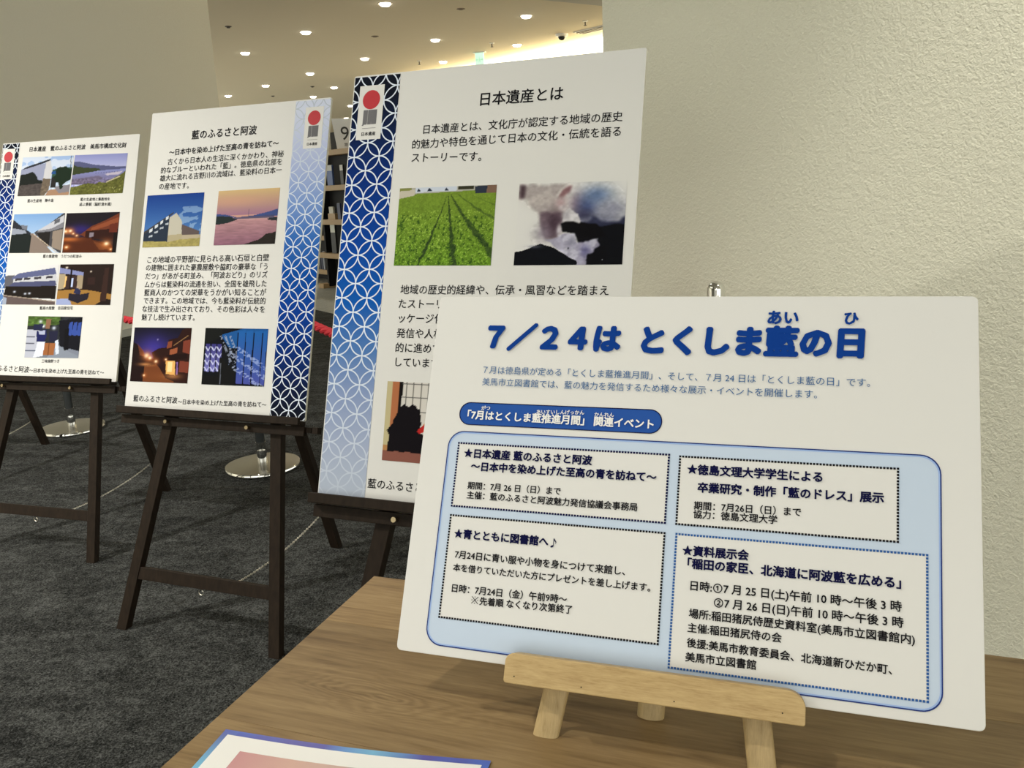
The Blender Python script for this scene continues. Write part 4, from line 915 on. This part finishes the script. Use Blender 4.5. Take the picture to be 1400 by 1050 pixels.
# number sign on top of the rack
t = thing('shelf_sign', 'white tapered sign with the number 9 on top of the rack', 'sign', loc=(-1.93, 10.30, 1.6555), rz=.2)
bm = BM(); prism(bm, [(0, 0), (.215, 0), (.255, .345), (-.04, .345)], 0, .012, lambda p: Vector((p.x, p.z, p.y))); mesh_obj('sign_card', bm, M['foam'], t)
for body, x0, z0, s in (('9', .048, .186, .215), ('類', .085, .052, .042)):
    me = text_mesh(body, res=8); o = bpy.data.objects.new('printed_text', me); COL.objects.link(o); o.parent = t
    me.materials.clear(); me.materials.append(mat('sign_ink', (.03, .03, .03)))
    o.rotation_euler = (PI / 2, 0, 0); o.scale = (s, s, s); o.location = (x0, -.0012, z0 - .38 * s)

# ------------------------------------------------------------------ reading table
TM = Matrix.Translation((-0.1576, 0.8445, 0)) @ Matrix.Rotation(-0.3504, 4, 'Z')
tb = thing('reading_table', 'brown wooden table in the foreground, its left corner in view', 'table', mw=TM)
LEN = 1.55; seams = [0.0, .0977, .259, .420, .565, .70]
for k in range(5):
    g = .00012
    tint = [.84, .64, .70, .64, .74][k]
    c = lambda r, g_, b_: tuple(v * tint for v in srgb((r, g_, b_)))
    pm = wood('table_plank', c(150, 122, 82), c(180, 152, 108), c(104, 79, 48), seed=3.1 * k, swirl=(.115, -.195) if k == 1 else None)
    bm = BM(); box(bm, (0, -seams[k + 1] + g, TZ - .028), (LEN, -seams[k] - g, TZ)); mesh_obj('plank', bm, pm, tb, bevel=.0004)
wm = wood('table_frame_wood', srgb((120, 94, 60)), srgb((140, 112, 74)), srgb((94, 70, 44)), seed=9)
F_box('apron', (.05, -.66, TZ - .10), (LEN - .05, -.05, TZ - .0285), wm, tb)
for (x, y) in ((.045, -.045), (LEN - .105, -.045), (.045, -.655 + .0), (LEN - .105, -.655)):
    F_box('leg', (x, y - .06 if y > -.1 else y - .04, 0), (x + .06, y if y > -.1 else y + .02, TZ - .1005), wm, tb, .002)

# ------------------------------------------------------------------ notice board on the small easel
NM = panel_matrix(-0.1016, 0.6117, 0.7752, -0.3214, 0.4656)
nb = thing('notice_board', 'white notice board announcing ７／２４はとくしま藍の日 on the small wooden easel', 'notice board', mw=NM)
NW, NH = .4200, .2973
board(nb, NW, NH, .005, M['foam'])
styles = {'T': ('title', .060, .05), 'T2': ('title', .040, .05), 'S': ('sub', 0, 0), 'W': ('whiteink', .032, 0), 'W2': ('whiteink', .018, 0), 'B': ('navy', .036, 0), 'N': ('ink', .020, 0)}
# the pale rounded field with its double outline
x0, y0, x1, y1 = .0238, .0073, .3950, .1795
ring('field_outline', nb, rrect(x0, y0, x1, y1, .0135), rrect(x0 + .0009, y0 + .0009, x1 - .0009, y1 - .0009, .0128), .0005, M['frameln'])
ring('field_outline', nb, rrect(x0 + .0009, y0 + .0009, x1 - .0009, y1 - .0009, .0128), rrect(x0 + .0019, y0 + .0019, x1 - .0019, y1 - .0019, .0120), .0005, M['frameln2'])
flat('pale_field', nb, rrect(x0 + .0018, y0 + .0018, x1 - .0018, y1 - .0018, .0120), .0003, M['pale'], 'pale blue rounded field')
ring('heading_outline', nb, rrect(.0307, .1848, .1995, .2042, .0095), rrect(.0314, .1855, .1988, .2035, .0089), .0005, M['navy'])
flat('heading_pill', nb, rrect(.0313, .1854, .1989, .2036, .0090), .0003, M['pill'], 'blue rounded heading bar')
def dotted(x0, y0, x1, y1, m):
    flat('text_box', nb, [(x0, y0), (x1, y0), (x1, y1), (x0, y1)], .0006, M['foam'], 'white text box')
    bm = BM(); r = .00078; st = .00225
    def dot(x, y): bm.faces.new([bm.verts.new((x + a * r, y + b * r, .0008)) for a, b in ((-1, -1), (1, -1), (1, 1), (-1, 1))])
    nx = int(round((x1 - x0) / st)); ny = int(round((y1 - y0) / st))
    for i in range(nx + 1): dot(x0 + (x1 - x0) * i / nx, y0); dot(x0 + (x1 - x0) * i / nx, y1)
    for j in range(1, ny): dot(x0, y0 + (y1 - y0) * j / ny); dot(x1, y0 + (y1 - y0) * j / ny)
    o = mesh_obj('dotted_border', bm, m, nb); o['kind'] = 'stuff'
dotted(.0335, .1173, .2064, .1692, M['navy']); dotted(.0338, .0292, .2066, .1097, M['ink'])
dotted(.2149, .1172, .3672, .1684, M['ink']); dotted(.2155, .0141, .3857, .1098, M['dotblue'])
for body, a, b, c, d, s in TX0:
    if body.startswith('※'): body = body[1:]; a += .0071
    if body.endswith('♪'): body = body[:-1]; c = .1176
    mk, bold, sl = styles[s]
    asp = {'B': 1.0, 'T': 1.0, 'N': 1.0}.get(s, 1.0)
    put_text(nb, body, a, b, c, d, M[mk], .0011, bold, slant=sl, aspect=asp)
# reference mark and quaver, drawn as shapes
bm = BM(); cx, cy, r = .0622, .0452, .0027
for sx in (1, -1):
    dx, dy = r, r * sx; nx_, ny_ = -dy / r * .00017, dx / r * .00017
    bm.faces.new([bm.verts.new((cx + a_ * dx + b_ * nx_, cy + a_ * dy + b_ * ny_, .0011 + sx * .00002)) for a_, b_ in ((-1, -1), (1, -1), (1, 1), (-1, 1))])
for dx, dy in ((r * .9, 0), (-r * .9, 0), (0, r * .9), (0, -r * .9)):
    bm.faces.new([bm.verts.new((cx + dx + .0004 * math.cos(k * PI / 4), cy + dy + .0004 * math.sin(k * PI / 4), .00115)) for k in range(8)])
mesh_obj('printed_mark', bm, M['ink'], nb)
bm = BM(); cx, cy = .1207, .0922
bm.faces.new([bm.verts.new((cx + .0013 * math.cos(k * PI / 8) + .0003 * math.sin(k * PI / 8), cy + .0009 * math.sin(k * PI / 8) + .0003 * math.cos(k * PI / 8), .0011)) for k in range(16)])
bm.faces.new([bm.verts.new((x, y, .00112)) for x, y in ((cx + .0008, cy), (cx + .0013, cy), (cx + .0013, cy + .0062), (cx + .0008, cy + .0062))])
bm.faces.new([bm.verts.new((x, y, .00114)) for x, y in ((cx + .0013, cy + .0062), (cx + .0013, cy + .0046), (cx + .0026, cy + .0034), (cx + .0026, cy + .0018), (cx + .0032, cy + .0034), (cx + .0029, cy + .0042))])
mesh_obj('printed_mark', bm, M['navy'], nb)
# small table easel
te = thing('table_easel', 'small natural wood tabletop easel under the notice board', 'easel', mw=NM)
pine = lambda s_: wood('pine', srgb((172, 146, 100)), srgb((190, 165, 118)), srgb((142, 113, 70)), seed=s_, sx=9, sy=70)
pine_v = lambda s_: wood('pine_v', srgb((164, 142, 100)), srgb((184, 160, 116)), srgb((132, 106, 66)), along='y', seed=s_, sx=9, sy=75)
bx0, bx1, by0, by1 = .0968, .3092, -.0106, .0112
pts = [(bx0 + .0015, by0), (bx1 - .001, by0), (bx1, by0 + .001)]
for k in range(9): a = PI / 2 * k / 8; pts.append((bx1 - .0125 + .0125 * math.cos(a), by1 - .0105 + .0105 * math.sin(a)))
for k in range(7): a = PI / 2 + PI / 2 * k / 6; pts.append((bx0 + .0070 + .0070 * math.cos(a), by1 - .0065 + .0065 * math.sin(a)))
pts.append((bx0, by0 + .0015))
bm = BM(); prism(bm, pts, .0035, .0175); lip = mesh_obj('ledge_lip', bm, pine(1.0), te, bevel=.0008)
bm = BM(); box(bm, (bx0 + .002, -.0103, -.014), (bx1 - .002, -.0004, .0033)); mesh_obj('ledge', bm, pine(2.0), te, bevel=.0006)
bm = BM()
for u_, v_ in ((.1050, -.0052), (.1560, -.0060), (.2225, -.0066), (.2945, -.0040)): lathe(bm, [(0, .0002), (.0005, .0002), (.0005, -.001), (0, -.001)], 8, (u_, v_, .0175))
mesh_obj('nail_hole', bm, M['ink'], te)
NI = NM.inverted()
def oval_leg(u0, u1, vt, w, d, zc, m):
    """flattened dowel from the table top up to v=vt, behind the board"""
    n = 20; bm = BM(); A_, B_ = [], []
    wn = NM.to_3x3() @ Vector((0, 0, 1)); vn = NM.to_3x3() @ Vector((0, 1, 0))
    for k in range(n):
        a = 2 * PI * k / n; cu, cw = math.cos(a), math.sin(a)
        x = w / 2 * (abs(cu) ** .75) * (1 if cu > 0 else -1); z = d / 2 * (abs(cw) ** .75) * (1 if cw > 0 else -1)
        hi = Vector((u1 + x, vt, zc + z)); lo = Vector((u0 + x, -.03, zc + z)); wh, wl = NM @ hi, NM @ lo
        kk = (TZ + .0002 - wh.z) / (wl.z - wh.z); A_.append(bm.verts.new(NI @ (wh + (wl - wh) * kk))); B_.append(bm.verts.new(hi))
    bm.faces.new(A_[::-1]); bm.faces.new(B_)
    for i in range(n): bm.faces.new((A_[i], A_[(i + 1) % n], B_[(i + 1) % n], B_[i]))
    return mesh_obj('leg', bm, m, te, True)
oval_leg(.1288, .1700, .235, .0200, .0085, -.0102, pine_v(3.0))
oval_leg(.2800, .2420, .235, .0200, .0085, -.0102, pine_v(4.0))
# rear leg
bm = BM(); A_, B_ = [], []
hi = NM @ Vector((.206, .225, -.022)); lo = Vector((0.096, 0.577, TZ)); dd = (hi - lo)
for k in range(16):
    a = 2 * PI * k / 16; sx = Vector((.9488, -.3159, 0)) * (math.cos(a) * .0105); sy = Vector((.3159, .9488, 0)) * (math.sin(a) * .0052)
    A_.append(bm.verts.new(NI @ (lo + sx + sy + Vector((0, 0, .0002))))); B_.append(bm.verts.new(NI @ (hi + sx + sy)))
bm.faces.new(A_[::-1]); bm.faces.new(B_)
for i in range(16): bm.faces.new((A_[i], A_[(i + 1) % 16], B_[(i + 1) % 16], B_[i]))
mesh_obj('leg', bm, pine_v(5.0), te, True)
bm = BM(); box(bm, (.165, .205, -.0175), (.247, .230, -.0150)); mesh_obj('hinge_block', bm, pine(6.0), te)

# ------------------------------------------------------------------ printed sheet on the table
SM = TM @ Matrix.Translation((.0187, -.2726, TZ + .0004)) @ Matrix.Rotation(math.atan2(.0232, .2094), 4, 'Z')
sh = thing('printed_sheet', 'white printed sheet with a blue gradient border and pink picture on the table', 'leaflet', mw=SM)
NS = 24
def curl(x, y): return .0009 + .0016 * math.exp(-((x - .10) / .05) ** 2) * math.exp(y / .05) * 0 + .0005 * math.sin(x / .21 * PI)
def sheet(name, x0, x1, y0, y1, dz, m, label=None, thick=0.0):
    bm = BM(); xs = np.linspace(x0, x1, NS)
    def dy(x): return -.0045 * math.sin((x) / .21 * PI) if name != 'picture' else -.0045 * math.sin((x) / .21 * PI)
    top = [bm.verts.new((x, y1 + dy(x), curl(x, y1) + dz)) for x in xs]; bot = [bm.verts.new((x, y0, curl(x, y0) + dz)) for x in xs]
    for i in range(NS - 1): bm.faces.new((bot[i], bot[i + 1], top[i + 1], top[i]))
    o = mesh_obj(name, bm, m, sh, True)
    if label: o['label'] = label
    return o
bdm = mat('border_print', (.1, .1, .5), .35); n = N(bdm)
c_ = n.coord((1, 1, 1)); nz = n.noise(c_, 22, 1, .5); tc = n.t.nodes.new('ShaderNodeTexCoord'); sp = n.t.nodes.new('ShaderNodeSeparateXYZ'); n.link(tc.outputs['Object'], sp.inputs[0])
side = n.math('MULTIPLY', n.math('SUBTRACT', 0.0, sp.outputs['Y']), 24.0)       # down the left side towards cyan
side = n.math('MULTIPLY', side, n.math('LESS_THAN', sp.outputs['X'], .012))
mid = n.math('SUBTRACT', 1.0, n.math('MINIMUM', n.math('MULTIPLY', n.math('ABSOLUTE', n.math('SUBTRACT', sp.outputs['X'], .125)), 26.0), 1.0))
f_ = n.math('MINIMUM', n.math('MAXIMUM', side, n.math('MULTIPLY', mid, .9)), 1.0)
dark = n.ramp(nz, [(.35, srgb((78, 110, 200))), (.6, srgb((86, 84, 168)))])
mx = n.t.nodes.new('ShaderNodeMix'); mx.data_type = 'RGBA'; n.link(f_, mx.inputs[0]); n.link(dark, mx.inputs[6]); mx.inputs[7].default_value = tuple(srgb((120, 186, 222))) + (1,)
n.link(mx.outputs[2], n.b.inputs['Base Color'])
sheet('border', 0, .2131, -.297, 0, 0, bdm, 'blue to cyan gradient border')
sheet('page', .0052, .2079, -.292, -.0058, .0003, mat('white_paper', (.86, .86, .85), .5), 'white page')
pk = mat('picture_print', (.6, .4, .4), .4); n = N(pk); tc = n.t.nodes.new('ShaderNodeTexCoord'); sp = n.t.nodes.new('ShaderNodeSeparateXYZ'); n.link(tc.outputs['Object'], sp.inputs[0])
n.link(n.ramp(n.math('MULTIPLY', sp.outputs['X'], 7.0), [(0.1, srgb((196, 138, 146))), (.5, srgb((206, 168, 156))), (1, srgb((196, 176, 170)))]), n.b.inputs['Base Color'])
sheet('picture', .0260, .1850, -.16, -.0215, .0006, pk, 'pink tinted picture')

print('objects', len(SC.objects), 'tris', sum(len(p.vertices) - 2 for o in SC.objects if o.type == 'MESH' for p in o.data.polygons))
